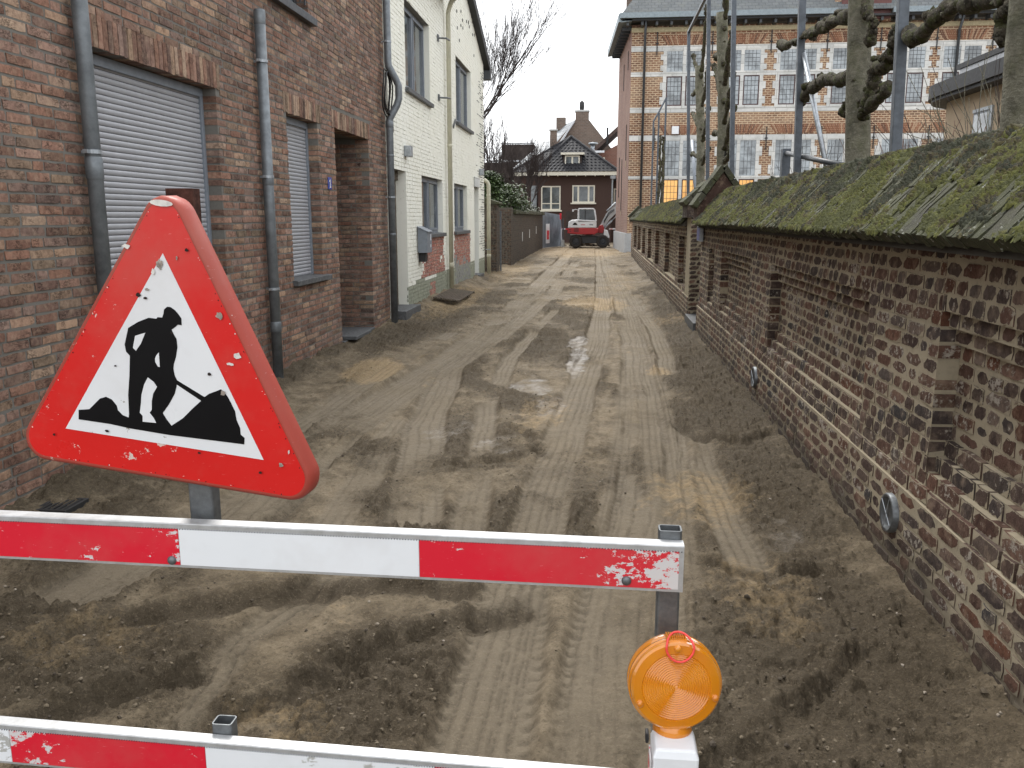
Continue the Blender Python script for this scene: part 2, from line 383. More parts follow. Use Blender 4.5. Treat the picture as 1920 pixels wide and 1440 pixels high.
def chipped(name, col, col2, thr, rough=.35, under=(.42,.42,.42), stretch=(1,1,1), sc=14, mesh=True, hot=None):
    """reflective sheeting with scuffs; chips show what is underneath"""
    g = G(name); v = g.vscale(g.pos, stretch)
    c = g.mix(g.noise(5, 4), col, col2)
    n1 = g.math('ADD', g.noise(sc, 6, .78, v), g.math('MULTIPLY', g.noise(2.3, 2, .5, v), .55))
    if hot: n1 = g.math('ADD', n1, g.ramp(g.math('MULTIPLY_ADD', g.sep()[0], .4, .6), hot))
    k = g.ramp(n1, [(thr, 0), (thr+.012, 1)])
    c = g.mix(g.ramp(g.noise(3, 5, .7), [(.45, 0), (.75, .22)]), c, (.30,.24,.19))
    c = g.mix(k, c, under)
    n2 = g.noise(55, 3, .6, g.vscale(g.pos, (1, 1, 6)))
    c = g.mix(g.ramp(n2, [(.68, 0), (.74, .45)]), c, tuple(min(1, q*.6+.3) for q in col))
    nr = None
    if mesh:
        d = g.vor(420, g.vscale(g.pos, (1, .3, 1)), 'F1')
        nr = g.bump(g.math('SUBTRACT', g.math('MULTIPLY', d, .35), g.math('MULTIPLY', k, .5)), .25, .0008)
    return g.fin(c, g.math('MULTIPLY_ADD', g.noise(8, 4), .25, rough-.1), nr, Coat_Weight=.12, Coat_Roughness=.2, Specular_IOR_Level=.3)
M['sign_red'] = chipped('sign_red_sheeting', (.66,.016,.014), (.54,.011,.010), .915, .3, (.62,.50,.45), sc=22, mesh=False)
M['sign_white'] = chipped('sign_white_sheeting', (.74,.75,.76), (.68,.70,.73), .945, .28, (.25,.23,.20), sc=20)
M['sign_black'] = simple('sign_black_print', (.004,.004,.005), .4, 0, .1, 10, Specular_IOR_Level=.15)
M['sign_rim'] = chipped('faded_red_rim', (.38,.055,.035), (.27,.045,.032), .93, .6, (.5,.42,.38), sc=30, mesh=False)
M['bar_red'] = chipped('barrier_red_sheeting', (.68,.014,.036), (.58,.011,.028), .885, .35, (.60,.58,.58), (1, 1, 1.6), 15, hot=[(.24,.0),(.272,.09),(.29,.0),(.585,0.0),(.64,.16),(.68,.17)])
M['bar_white'] = chipped('barrier_white_sheeting', (.78,.80,.83), (.70,.73,.76), .91, .35, (.40,.40,.38), (1, 1, 1.6), 13)
g = G('amber_lens'); M['amber'] = g.fin(g.mix(g.noise(14, 3), (.92,.37,.006), (.72,.22,.004)), .16, Coat_Weight=1.0, Coat_Roughness=.06, Transmission_Weight=.35, IOR=1.45)
g = G('amber_body'); M['amber_dark'] = g.fin(g.mix(g.noise(9, 3), (.75,.27,.008), (.45,.12,.004)), .28, Coat_Weight=.8)
M['box_white'] = simple('white_lamp_case', (.78,.80,.83), .35, 0, .06, 8)
M['elastic'] = simple('coral_red_elastic', (.85,.07,.06), .5, 0, .05)

# ------------------------------------------------------------ ground sheet
def polydist(px, py, pts):
    """distance to a polyline, signed side offset and arc length"""
    best = np.full(px.shape, 1e9); off = np.zeros(px.shape); arc = np.zeros(px.shape); L = 0
    for (x0, y0), (x1, y1) in zip(pts[:-1], pts[1:]):
        dx, dy = x1-x0, y1-y0; l = math.hypot(dx, dy)
        t = np.clip(((px-x0)*dx+(py-y0)*dy)/(l*l), 0, 1)
        ex = px-(x0+t*dx); ey = py-(y0+t*dy); d = np.hypot(ex, ey)
        s = (dx*ey-dy*ex)/l
        m = d < best; best = np.where(m, d, best); off = np.where(m, s, off); arc = np.where(m, L+t*l, arc); L += l
    return best, off, arc
def axis(fine0, fine1, step):
    a = list(np.arange(fine0, fine1+1e-6, step)); return a
xs = np.array([-500,-150,-50,-20,-10,-6,-4.4,-3.9,-3.55]+axis(-3.35, 1.55, .0082)+[1.7,2,2.6,4,8,16,40,120,500])
ys = [-60,-15,-5,-1,.2,.8]; yy = 1.1
while yy < 56: ys.append(yy); yy += max(.009, .0043*yy)
ys += [58,62,70,90,130,220,500,1200]; ys = np.array(ys)
GX, GY = np.meshgrid(xs, ys)
TRACKS = [ # (points, width, depth, lug)
  ([(-1.22,1.9),(-1.25,2.35),(-1.31,2.96),(-1.24,3.35),(-1.05,3.75)], .25, .022, 1),
  ([(-.34,1.2),(-.34,2.34),(-.34,3.0),(-.335,3.57),(-.29,4.3),(-.23,5.98),(-.16,7.7),(.02,11.2),(.12,17.2),(.1,30),(-.02,50)], .32, .02, 1),
  ([(.0,1.5),(.04,2.6),(.12,3.6),(.28,4.55),(.42,7.3),(.5,11.2),(.49,17.3),(.32,28),(.2,50)], .34, .016, 2),
  ([(-2.2,3.6),(-1.95,5.1),(-1.98,6.9),(-1.78,9.15),(-1.6,12.1),(-1.48,17.6),(-1.35,36),(-1.3,50)], .44, .028, 1),
  ([(-1.0,4.6),(-1.35,6.5),(-1.6,9.2),(-1.25,13),(-.95,19),(-.8,32)], .34, .014, 2),
  ([(-.62,3.6),(-.72,5.2),(-.95,7.2),(-1.0,10),(-.75,15)], .2, .012, 2), ([(.2,2.4),(.3,3.3),(.45,4.6),(.62,6.5)], .16, .010, 1), ([(-2.5,3.9),(-2.35,5.6),(-2.3,8),(-2.1,12)], .26, .016, 2),
  ([(.75,3.9),(.72,6.0),(.78,9),(.86,12.5),(.7,18)], .22, .012, 2)]
def ground(X, Y):
    n1 = fbm(X*.9, Y*.5, 4, 1); n2 = fbm(X*3.1, Y*2.2, 4, 5); n3 = fbm(X*11, Y*8, 4, 9); n4 = fbm(X*34, Y*26, 3, 14)
    wx = X+.06*vnoise(X*3, Y*2, 31)+.02*vnoise(X*12, Y*8, 33); wy = Y+.08*vnoise(X*2, Y*2, 37)
    rough = .8*sstep(-.10, .42, fbm(X*1.7, Y*.9, 4, 21)+.25*n2)      # churned soil
    for cx, cy, rx, ry, k in [(-.75,2.7,.32,.5,1.),(-1.75,2.75,.45,.4,.9),(-.25,5.3,.3,.6,.5),(-.95,6.0,.5,.9,.8),(1.05,5.2,.35,1.5,.8),(1.1,9,.35,4,.9),(-.75,11.2,.45,1.6,1),
                              (.8,7.0,.32,.8,.9),(-.55,4.0,.45,.45,.9),(-2.7,11.8,.4,2.0,1),(.9,3.2,.5,1.0,.8),(1.2,14,.25,5,.9),(-2.5,13.5,.5,2.5,.8),(.05,8.6,.12,1.,.6),(-.6,14,.3,.8,.7),(.6,2.2,.5,.7,.7)]:
        d = ((wx-cx)/rx)**2+((wy-cy)/ry)**2; rough = np.maximum(rough, k*np.exp(-d*d*.8))
    sand = sstep(.25, .6, fbm(X*.8, Y*.45, 4, 41)+.2*n2+.2*n3)*.55
    for cx, cy, rx, ry, k in [(-2.42,8.9,.32,.75,1),(.7,9.2,.15,.35,.8),(-.45,7.1,.28,.75,.6),(-.05,16.6,.75,1.6,.85),(-2.7,17,.45,4,.7),(-2.6,27,.6,7,.6),(.55,23,.5,6,.5),(.62,5.0,.4,.6,.6),(.75,3.6,.25,.5,.6),
                              (-1.0,2.35,.25,.35,.5),(-1.95,2.9,.35,.3,.5),(-1.3,3.9,.5,.25,.4),(-1,42,3,8,.7)]:
        d = ((wx-cx)/rx)**2+((wy-cy)/ry)**2; sand = np.maximum(sand, k*np.exp(-d*d*.9))
    wet = np.zeros(X.shape)
    for cx, cy, rx, ry, k in [(-.62,8.3,.22,.5,.6),(-.42,7.3,.12,.4,.5),(-.66,6.0,.14,.3,.5),(-1.12,6.4,.18,.35,.45),(-.22,10.4,.14,1.6,.8),(1.0,4.4,.12,.3,.5)]:
        d = ((wx-cx)/rx)**2+((wy-cy)/ry)**2; wet = np.maximum(wet, k*sstep(1.6, .5, d+.9*n2+.6*n3))
    z = .028*n1+.016*n2
    t1 = fbm(X*8+.5*n3, Y*6, 4, 51); t2 = fbm(X*23, Y*17, 3, 53); t3 = fbm(X*44, Y*34, 2, 55)
    plat = .013*sstep(.03, .07, t1)+.010*sstep(.02, .08, t2)+.006*sstep(.0, .15, t3)
    clod = rough*1.7*(.012*np.abs(n3)+plat)+(1-rough)*.4*(.010*sstep(.12, .2, t1)+.008*sstep(.12, .25, t2))
    tr = np.zeros(X.shape); gro = np.zeros(X.shape); sh = 0
    for i, (pts, wd, dep, lug) in enumerate(TRACKS):
        d, off, arc = polydist(wx*.35+X*.65, Y, pts)
        inside = sstep(wd/2+.025, wd/2-.025, np.abs(off)+.012*n3)*(d < wd)
        brk = sstep(-.45, .1, fbm(X*2.2, Y*.8, 3, 70+i))
        lines = 0
        for o in ((-.075,-.02) if lug == 1 else (-.11,-.035,.04,.115)):
            lines = lines+np.exp(-((off-o*wd/.25*.8)/.0065)**2)
        lugs = (np.sin(arc*2*math.pi/.075+off*14) > .25)*sstep(wd*.28, wd*.45, np.abs(off))*(np.abs(off) < wd*.56)
        tl = (np.sin(arc*2*math.pi/.05+i) > .2)*(.5 if lug == 2 else 0)*(np.abs(off) < wd*.4)
        a = inside*brk
        tr = np.maximum(tr, a); gro = np.maximum(gro, a*np.clip(lines*(.4+.6*(fbm(X*20, Y*20, 2, 80) > -.1))+lugs*.9+tl*.35, 0, 1))
        sh = sh-dep*a+.012*brk*np.exp(-((np.abs(off)-wd/2-.035)/.03)**2)*(d < wd*1.5)
    for i, (pts, offs, a_) in enumerate([([(-.45,1.5),(-.4,2.6),(-.36,4.3),(-.28,6),(-.2,7.7),(0,11.2),(.1,17.2),(.0,42)], (-.16,-.11,-.06,.0,.05), 1), ([(.3,3.4),(.42,5),(.5,7.3),(.56,11.2),(.58,17.3),(.42,42)], (-.13,-.09,-.05,0,.05,.10), .9),
            ([(-1.9,4.2),(-1.95,6.5),(-1.72,9.15),(-1.5,12.1),(-1.4,17.6),(-1.3,40)], (-.2,-.15,-.05,.0,.12,.17), 1), ([(-1.28,2.1),(-1.34,2.96),(-1.2,3.4)], (-.02,.04), 1.2), ([(-.02,2.2),(.0,3.2),(.12,4.6),(.24,6.6),(.32,9)], (-.05,0,.05), .7), ([(-1.35,4.4),(-1.5,6),(-1.55,9),(-1.2,13)], (-.06,0,.06,.12), .8)]):
        d, off, arc = polydist(X+.012*vnoise(Y*1.3, X*0+i, 201), Y, pts)
        ln = 0
        for o in offs: ln = ln+np.exp(-((off-o)/.0068)**2)*(d < .4)
        ln = np.clip(ln, 0, 1)*a_*sstep(-.5, -.1, fbm(X*4, Y*1.1, 3, 210+i))*(.55+.45*(np.sin(arc*2*math.pi/.045) > -.3))
        bnd = (d < .4)*sstep(.06, 0, off-max(offs))*sstep(.06, 0, min(offs)-off)
        gro = np.maximum(gro, ln); tr = np.maximum(tr, .8*bnd*sstep(-.45, .05, fbm(X*2.4, Y*.9, 3, 220+i)))
    gro = gro*(Y < 34)
    rough = rough*(1-.8*tr); clod = clod*(1-.85*tr)
    fur = 0
    for pts, wd, k in [([(-2.6,2.5),(-2.18,2.72),(-1.93,3.0),(-1.61,3.28),(-1.3,3.47),(-.93,3.54),(-.58,3.49)], .06, 1),
                    ([(-1.12,2.45),(-.89,2.73),(-.71,2.99),(-.54,3.23),(-.3,3.4)], .055, 1), ([(-1.95,2.15),(-1.74,2.36),(-1.57,2.56),(-1.4,2.72)], .05, 1.1),
                    ([(.15,2.2),(.55,2.5),(1.0,3.1)], .04, .6), ([(.55,3.9),(.85,3.75),(1.2,3.9)], .04, .7), ([(.62,6.8),(.8,6.3),(1.05,6.1),(1.3,6.3)], .05, .9),
                    ([(-.9,5.35),(-.6,5.5),(-.35,5.9)], .04, .6), ([(-.7,6.6),(-.42,6.2),(-.38,5.7)], .035, .7), ([(-1.9,3.9),(-1.7,4.3),(-1.75,4.9)], .05, .6)]:
        d, off, arc = polydist(wx, wy, pts)
        z = z-k*.045*np.exp(-(off/wd)**2)*(d < wd*3)*np.exp(-(np.maximum(d-np.abs(off), 0)/.05)**2)+k*.035*np.exp(-((off-wd*1.5)/(wd*.9))**2)*(d < wd*4)
        fur = np.maximum(fur, k*np.exp(-(d/(wd*1.6))**2))
    rough = np.maximum(rough, fur*.9)
    z = z*(1-.3*tr)+clod+(1-wet)*1.5*(.006*np.abs(vnoise(X*16, Y*12, 61))+.004*np.abs(vnoise(X*37, Y*29, 62))+.003*sstep(.2,.5,vnoise(X*24+.8*n4, Y*19, 63)))*(1-.6*tr)+sh*.9-.010*gro+.004*n3+.003*n4*(1-wet)
    z = z*(1-.75*wet)-.012*wet
    # banks against the walls
    z = z+.05*sstep(-2.75, -3.2, X)*(1+.6*n2)+.16*sstep(-2.5, -3.1, X)*sstep(12.3, 15, Y)*sstep(26, 20, Y)*(1+.4*n2)*.6
    z = z+.05*sstep(1.05, 1.4, X)*(1+n2)
    z = z-.03
    out = (X < -3.45) | (X > 1.6) | (Y < 1.0) | (Y > 56)
    z = np.where(out, -.03, z)
    return z, rough, sand, wet, tr, gro
GZ, gr_, gs_, gw_, gt_, gg_ = ground(GX, GY)
nx, ny = len(xs), len(ys)
me = bpy.data.meshes.new('ground')
co = np.stack([GX, GY, GZ], -1).reshape(-1, 3).astype(np.float32)
idx = np.arange(nx*ny).reshape(ny, nx)
q = np.stack([idx[:-1,:-1], idx[:-1,1:], idx[1:,1:], idx[1:,:-1]], -1).reshape(-1, 4).astype(np.int32)
me.vertices.add(len(co)); me.vertices.foreach_set('co', co.ravel())
me.loops.add(q.size); me.loops.foreach_set('vertex_index', q.ravel())
me.polygons.add(len(q)); me.polygons.foreach_set('loop_start', np.arange(0, q.size, 4, dtype=np.int32))
me.polygons.foreach_set('use_smooth', np.ones(len(q), bool))
me.update(calc_edges=True)
for nm, ar in (('rough', gr_), ('sand', gs_), ('wet', gw_), ('track', gt_), ('groove', gg_)):
    a = me.attributes.new(nm, 'FLOAT', 'POINT'); a.data.foreach_set('value', ar.astype(np.float32).ravel())
def mat_ground():
    g = G('wet_sandy_soil'); ro, sa, we, tr, gv = (g.attr(a) for a in ('rough', 'sand', 'wet', 'track', 'groove'))
    base = g.mix(g.ramp(g.noise(4.2, 7, .72), [(.40, 0), (.60, 1)]), (.24,.192,.13), (.118,.092,.06))
    base = g.mix(g.math('MULTIPLY', tr, .85), base, g.mix(g.noise(16, 5, .7), (.245,.205,.148), (.155,.127,.092)))
    darkc = g.mix(g.noise(30, 6, .75), (.07,.055,.037), (.16,.126,.085))
    rn = g.ramp(g.math('ADD', ro, g.math('ADD', g.math('MULTIPLY', g.math('SUBTRACT', g.noise(5, 7, .78, g.vscale(g.pos, (.8, 1.5, 1))), .5), 2.2), g.math('MULTIPLY', g.math('SUBTRACT', g.noise(38, 5, .75), .5), 1.4))), [(.30, 0), (.62, .92)])
    c = g.mix(rn, base, darkc)
    sn = g.ramp(g.math('ADD', sa, g.math('MULTIPLY', g.math('SUBTRACT', g.noise(9, 7, .78), .5), 2.0)), [(.38, 0), (.75, .85)])
    c = g.mix(sn, c, g.mix(g.noise(24, 4, .7), (.38,.285,.165), (.29,.21,.12)))
    c = g.mix(g.math('MULTIPLY', gv, .5), c, (.075,.06,.043))
    cn = g.noise(6.5, 4, .62, g.vscale(g.pos, (1, 1.25, 1)), dist=.9)
    ck = g.math('MULTIPLY', g.ramp(cn, [(.485, 0), (.499, 1), (.505, 1), (.52, 0)]), g.ramp(g.noise(2.3, 4, .7), [(.46, 0), (.56, 1)]))
    ck2 = g.math('MULTIPLY', g.ramp(g.noise(17, 4, .62, dist=.8), [(.48, 0), (.497, 1), (.506, 1), (.525, 0)]), g.ramp(g.noise(3.7, 4, .7), [(.48, 0), (.58, .9)]))
    ck = g.math('MAXIMUM', ck, ck2); ck = g.math('MULTIPLY', ck, g.math('SUBTRACT', 1.0, we))
    c = g.mix(g.math('MULTIPLY', ck, .10), c, (.06,.048,.033))  # thin dark lines paint the small shadows of cracks into the soil colour
    sp = g.math('MULTIPLY', g.ramp(g.noise(62, 6, .85), [(.50, 0), (.62, .7)]), g.math('MULTIPLY_ADD', tr, -.6, 1.0)); c = g.mix(sp, c, (.065,.052,.036))
    sl = g.ramp(g.noise(80, 5, .85, g.vscale(g.pos, (1, 1, .3))), [(.55, 0), (.64, .6)]); c = g.mix(sl, c, (.30,.24,.165))
    sp2 = g.ramp(g.vor(70), [(.05, .8), (.09, 0)]); sp2 = g.math('MULTIPLY', sp2, g.ramp(g.noise(6, 3), [(.5, 0), (.62, 1)])); c = g.mix(sp2, c, (.42,.37,.30))
    wn = g.ramp(g.math('ADD', we, g.math('MULTIPLY', g.math('SUBTRACT', g.noise(6, 6, .7), .5), 2.2)), [(.30, 0), (.85, 1)])
    c = g.mix(g.math('MULTIPLY', wn, .45), c, (.115,.098,.078))
    damp = g.ramp(g.noise(1.1, 4, .6), [(.4, .25), (.65, 0)])
    r = g.math('SUBTRACT', .82, g.math('ADD', g.math('MULTIPLY', g.math('MULTIPLY', wn, g.ramp(g.noise(5, 3, .6), [(.35, .5), (.65, 1)])), .42), g.math('MULTIPLY', damp, .8)))
    h = g.math('ADD', g.math('MULTIPLY', g.noise(45, 6, .78), g.math('MULTIPLY_ADD', ro, 1.0, .35)), g.math('MULTIPLY', g.noise(240, 3, .7), .22))
    h = g.math('MULTIPLY', h, g.math('SUBTRACT', 1.0, g.math('MULTIPLY', wn, .82)))
    return g.fin(c, r, g.bump(h, 1.0, .03), Specular_IOR_Level=g.math('MULTIPLY_ADD', wn, .25, .12))
me.materials.append(mat_ground())
go = bpy.data.objects.new('ground', me); COL.objects.link(go); go['kind'] = 'structure'
def gz(x, y): return float(ground(np.array([[x]]), np.array([[y]]))[0][0, 0])

# loose crumbs of soil and a few pebbles
mb = MB(); n = 60000
cx = RS.uniform(-2.9, 1.4, n); cy = 1.9*np.exp(RS.rand(n)*math.log(20/1.9))
cz, cr_, cs_, cw_, ct_, cg_ = ground(cx[None], cy[None])
for i in range(n):
    if RS.rand() > .75*cr_[0, i]**1.4+.02 or ct_[0, i] > .5 and RS.rand() > .1: continue
    s = .0016+.0075*RS.rand()**5
    if RS.rand() < .006: s *= 1.7
    mb.blob((cx[i], cy[i], cz[0, i]+s*.3), s, (1, 1, .7), .35, RS.rand())
def mat_crumb():
    g = G('soil_crumbs'); return g.fin(g.ramp(g.rnd(), [(0, (.05,.038,.026)), (.5, (.10,.078,.05)), (.95, (.15,.12,.08)), (.99, (.30,.26,.21))]), .9)
o = obj('soil_crumbs', mb, mat_crumb(), kind='stuff'); o['label'] = 'small dark crumbs of churned soil and grit scattered on the dug up street'; o['category'] = 'soil crumbs'

# ------------------------------------------------------------ brick engine
def brick_variant(rng, rnd_edge, dome, nx=4, ny=2):
    """unit brick: x,y in -.5..+.5 (length, height), z outward; front at 0, back ring at -1"""
    vs = []; fs = []
    for j in range(ny+1):
        for i in range(nx+1):
            x = i/nx-.5; y = j/ny-.5
            edge = i in (0, nx) or j in (0, ny); corner = i in (0, nx) and j in (0, ny)
            x += rng.uniform(-1, 1)*rnd_edge*.35; y += rng.uniform(-1, 1)*rnd_edge
            if corner: x *= 1-.05*rnd_edge*14*rng.random(); y *= 1-.10*rnd_edge*10*rng.random()
            z = rng.uniform(-.2, .2)*dome-(dome if edge else 0)-(dome*.7 if corner else 0)
            vs.append([x, y, z])
    k = lambda i, j: j*(nx+1)+i
    for j in range(ny):
        for i in range(nx): fs.append((k(i,j), k(i+1,j), k(i+1,j+1), k(i,j+1)))
    ring = [k(i,0) for i in range(nx+1)]+[k(nx,j) for j in range(1,ny+1)]+[k(i,ny) for i in range(nx-1,-1,-1)]+[k(0,j) for j in range(ny-1,0,-1)]
    b0 = len(vs)
    m = len(ring); f0 = b0; b0 += m
    for r_ in ring: vs.append(list(vs[r_]))
    for r_ in ring: vs.append([max(-.5, min(.5, vs[r_][0])), vs[r_][1], -99])
    ee = [1.0 if (i in (0, nx) or j in (0, ny)) else 0.0 for j in range(ny+1) for i in range(nx+1)]+[.55]*m+[.45]*m
    if nx >= 4: ee = [max(e, .35 if (i % (nx+1)) in (1, nx-1) and i < (nx+1)*(ny+1) else 0) for i, e in enumerate(ee)]
    for i in range(m): fs.append((f0+i, b0+i, b0+(i+1) % m, f0+(i+1) % m))
    return np.array(vs), fs, ee
class Bricks:
    def __init__(s, variants): s.V = variants; s.items = []
    def put(s, c, U, V, N, l, h, d, r=None, t=0.0):
        s.items.append((np.array(c, float), np.array(U, float), np.array(V, float), np.array(N, float), l, h, d, R.random() if r is None else r, t, R.randrange(len(s.V))))
    def verts(s, it):
        c, U, V, N, l, h, d, r, t, k = it; v = s.V[k][0]
        z = np.where(v[:, 2] < -50, -d, v[:, 2])
        return c+np.outer(v[:, 0]*l, U)+np.outer(v[:, 1]*h, V)+np.outer(z, N)
    def build(s, name, mats, parent, singles=0, stuffname=None, size=None):
        order = list(range(len(s.items)))
        def key(i):
            it = s.items[i]; x, y, d = proj(it[0])
            if d < .3 or x < -30 or x > 1950 or y < -30 or y > 1470: return 0
            v = np.array([0, 0, CAM_H])-it[0]; cs = abs(v@it[3])/np.linalg.norm(v)
            if -1.1 < it[0][0]/max(it[0][1], .1)*1.55 < -.62 and 0: return 0
            return cs*it[4]*it[5]/(d*d)
        if singles: order.sort(key=key, reverse=True)
        ones, rest = order[:singles], order[singles:]
        cache = {}
        for i in ones:
            c, U, V, N, l, h, d, r, t, k = s.items[i]
            ck = (k, round(l, 2), round(h, 3), round(d, 2))
            if ck not in cache:
                m = MB(); v = s.V[k][0].copy(); z = np.where(v[:, 2] < -50, -d, v[:, 2])
                m.add([tuple(p) for p in np.stack([v[:, 0]*ck[1], v[:, 1]*ck[2], z], -1)], s.V[k][1], e=s.V[k][2]); cache[ck] = to_mesh(name, m, mats, True)
                cache[ck].polygons.foreach_set('use_smooth', [True]*8+[False]*(len(m.f)-8))
            o = bpy.data.objects.new(name, cache[ck]); COL.objects.link(o); o.parent = parent
            o.matrix_basis = Matrix.Translation(Vector(c)-wloc(parent)) @ Matrix(((U[0],V[0],N[0],0),(U[1],V[1],N[1],0),(U[2],V[2],N[2],0),(0,0,0,1)))
        if rest:
            m = MB()
            for i in rest:
                it = s.items[i]; m.add([tuple(p) for p in s.verts(it)], s.V[it[9]][1], it[7], it[8], e=s.V[it[9]][2])
            o = obj(stuffname or name+'work', m, mats, parent, kind='stuff')
            return o
VL = [brick_variant(R, .05, .0012) for _ in range(8)]
VR = [brick_variant(R, .06, .0016) for _ in range(12)]
VP = [brick_variant(R, .04, .004, 2, 1) for _ in range(6)]

def run(length, rng, sl=.21, hl=.10, jt=.012, hp=.2, off=None):
    """one course: list of (start, end)"""
    out = []; x = -(rng.random()*sl if off is None else off)
    while x < length:
        l = (hl if rng.random() < hp else sl)+rng.uniform(-.006, .006)
        a, b = max(x, 0), min(x+l, length)
        if b-a > .03: out.append((a, b))
        x += l+jt
    return out

# ------------------------------------------------------------ brick house on the left (front in the plane x = -3.2)
XL = -3.2
house = thing('brick_house', 'mottled red brown brick house with grey roller shutters, nearest on the left', 'house', (XL, 8, 0))
OPEN = [(5.36,7.18,.93,2.655),(8.84,9.82,.93,2.655),(10.47,12.02,-.2,2.665),(7.6,9.66,3.74,5.4)]
LINT = [(5.30,7.26,2.655,2.865),(8.76,9.95,2.655,2.865),(10.37,12.14,2.665,2.875)]
bl = Bricks(VL); PIT = .062; y0w, y1w = .6, 13.03; ztop = 5.6
for k in range(-2, int(ztop/PIT)):
    z0 = k*PIT; zc = z0+PIT/2
    spans = [(y0w, y1w)]
    for a, b, c, d in OPEN+LINT:
        if c-.02 < zc < d+.015:
            ns = []
            for p, q_ in spans:
                if b <= p or a >= q_: ns.append((p, q_)); continue
                if a > p: ns.append((p, a))
                if b < q_: ns.append((b, q_))
            spans = ns
    for p, q_ in spans:
        off = (k % 2)*.1+R.uniform(0, .1)
        for a, b in run(q_-p, R, .208, .098, .012, .12, off):
            ya, yb = p+a, p+b; dep = .19 if (abs(ya-p) < .01 and p > y0w+.01 or abs(yb-q_) < .01 and q_ < y1w-.01) else .06
            bl.put((XL+R.uniform(-.003, .004), (ya+yb)/2, zc+R.uniform(-.002, .002)), (0,1,0), (0,0,1), (1,0,0), yb-ya-.002, .0475+R.uniform(-.003, .002), dep)
for a, b, c, d in LINT:     # soldier courses
    y = a+.004
    while y+.05 <= b:
        bl.put((XL+.004+R.uniform(-.002, .003), y+.025, (c+d)/2+R.uniform(-.004, .003)), (0,0,1), (0,-1,0), (1,0,0), d-c-.006, .052, .19, R.choice([.02,.2,.25,.32,.45,.65,.72,.95])+R.uniform(0, .03))
        y += .0595
# far jamb of the door recess and its back part
for k in range(-2, int(2.66/PIT)):
    for a, b in run(.95, R, .208, .098, .012, .1, (k % 2)*.1+R.uniform(0, .05)):
        bl.put((XL-.11-a-(b-a)/2, 12.02+R.uniform(0, .003), k*PIT+PIT/2), (1,0,0), (0,0,1), (0,-1,0), b-a, .050, .06)
bl.build('brick', M['brick_l'], house, 300, 'wall_bricks')
def wall_core(mb, xa, xb, ya, yb, za, zb, holes, t=None, vary=0):
    ysp = sorted(set([ya, yb]+[h[0]-.006 for h in holes if ya < h[0] < yb]+[h[1]+.006 for h in holes if ya < h[1] < yb]))
    zsp = sorted(set([za, zb]+[h[2]-.006 for h in holes if za < h[2] < zb]+[h[3]+.006 for h in holes if za < h[3] < zb]))
    for a, b in zip(ysp[:-1], ysp[1:]):
        for c, d in zip(zsp[:-1], zsp[1:]):
            cy, cz_ = (a+b)/2, (c+d)/2
            if any(h[0]-.01 < cy < h[1]+.01 and h[2]-.01 < cz_ < h[3]+.01 for h in holes): continue
            mb.box(xa, xb, a, b, c, d)
mb = MB(); wall_core(mb, XL-.3, XL-.0048, y0w, y1w, -.2, ztop, OPEN)
mb.box(XL-1.3, XL-.302, 12.032, 13.0, -.2, 2.9); mb.box(XL-1.3, XL-.302, 10.1, 10.455, -.2, 2.9); mb.box(XL-1.3, XL-.302, 10.457, 12.03, 2.68, 2.9)
obj('mortar_wall', mb, M['mortar_l'], house)
mb = MB(); mb.box(XL-1.24, XL-1.14, 10.46, 12.03, -.1, 2.67); mb.box(XL-6, XL-.305, y0w, y0w+.2, -.2, ztop); mb.box(XL-6, XL-.305, 12.8, 13.0, 2.95, ztop)
obj('recessed_door', mb, M['anthracite'], house)
mb = MB(); mb.prism([(0,0),(-4.5,2.6),(-4.7,2.4),(-.2,-.25)], (XL-.02, y0w, ztop+.02), (1,0,0), (0,0,1), (0, y1w-y0w, 0)); obj('roof', mb, M['far_tile'], house)
def shutter(y0, y1, z0, z1, label):
    mb = MB(); xf = XL-.135
    mb.box(xf-.03, xf+.02, y0, y0+.045, z0, z1); mb.box(xf-.03, xf+.02, y1-.045, y1, z0, z1); mb.box(xf-.03, xf+.025, y0+.0455, y1-.0455, z1-.07, z1-.001)
    sh = obj('roller_shutter', mb, M['frame_grey'], house, bevel=.003, label=label)
    p = .0405; a, b = y0+.04, y1-.04; prof = [(0,0),(.004,.004),(.0075,.013),(.008,.024),(.0045,.034),(.0005,.0365)]
    m = MB(); vs = [(x, a-(a+b)/2, z) for x, z in prof]+[(x, b-(a+b)/2, z) for x, z in prof]
    m.add(vs, [(i, i+6, i+7, i+1) for i in range(5)]); ms = to_mesh('slat', m, M['shutter'], True)
    z = z0+.005
    while z < z1-.07:
        o = bpy.data.objects.new('slat', ms); COL.objects.link(o); o.parent = sh; o.location = (xf-.006, (a+b)/2, z); z += p
    m = MB(); m.box(xf-.02, xf-.008, a, b, z0, z1-.06); obj('backing', m, M['anthracite'], sh)
shutter(5.36, 7.18, .95, 2.655, 'wide lowered grey roller shutter')
shutter(8.84, 9.82, .95, 2.655, 'narrow lowered grey roller shutter')
def sill(y0, y1, z, mat, x=XL, h=.06, pr=.06, parent=house):
    mb = MB(); mb.add([(x-.16,y0,z-h),(x+pr,y0,z-h),(x+pr,y1,z-h),(x-.16,y1,z-h),(x-.16,y0,z+.012),(x+pr,y0,z-.005),(x+pr,y1,z-.005),(x-.16,y1,z+.012)],
                      [(0,3,2,1),(4,5,6,7),(0,1,5,4),(1,2,6,5),(2,3,7,6),(3,0,4,7)])
    return obj('window_sill', mb, mat, parent, bevel=.004)
sill(5.30, 7.24, .945, M['bluestone']); sill(8.79, 9.97, .945, M['bluestone'])
sill(7.55, 9.76, 3.755, M['anthracite'], h=.085, pr=.07)
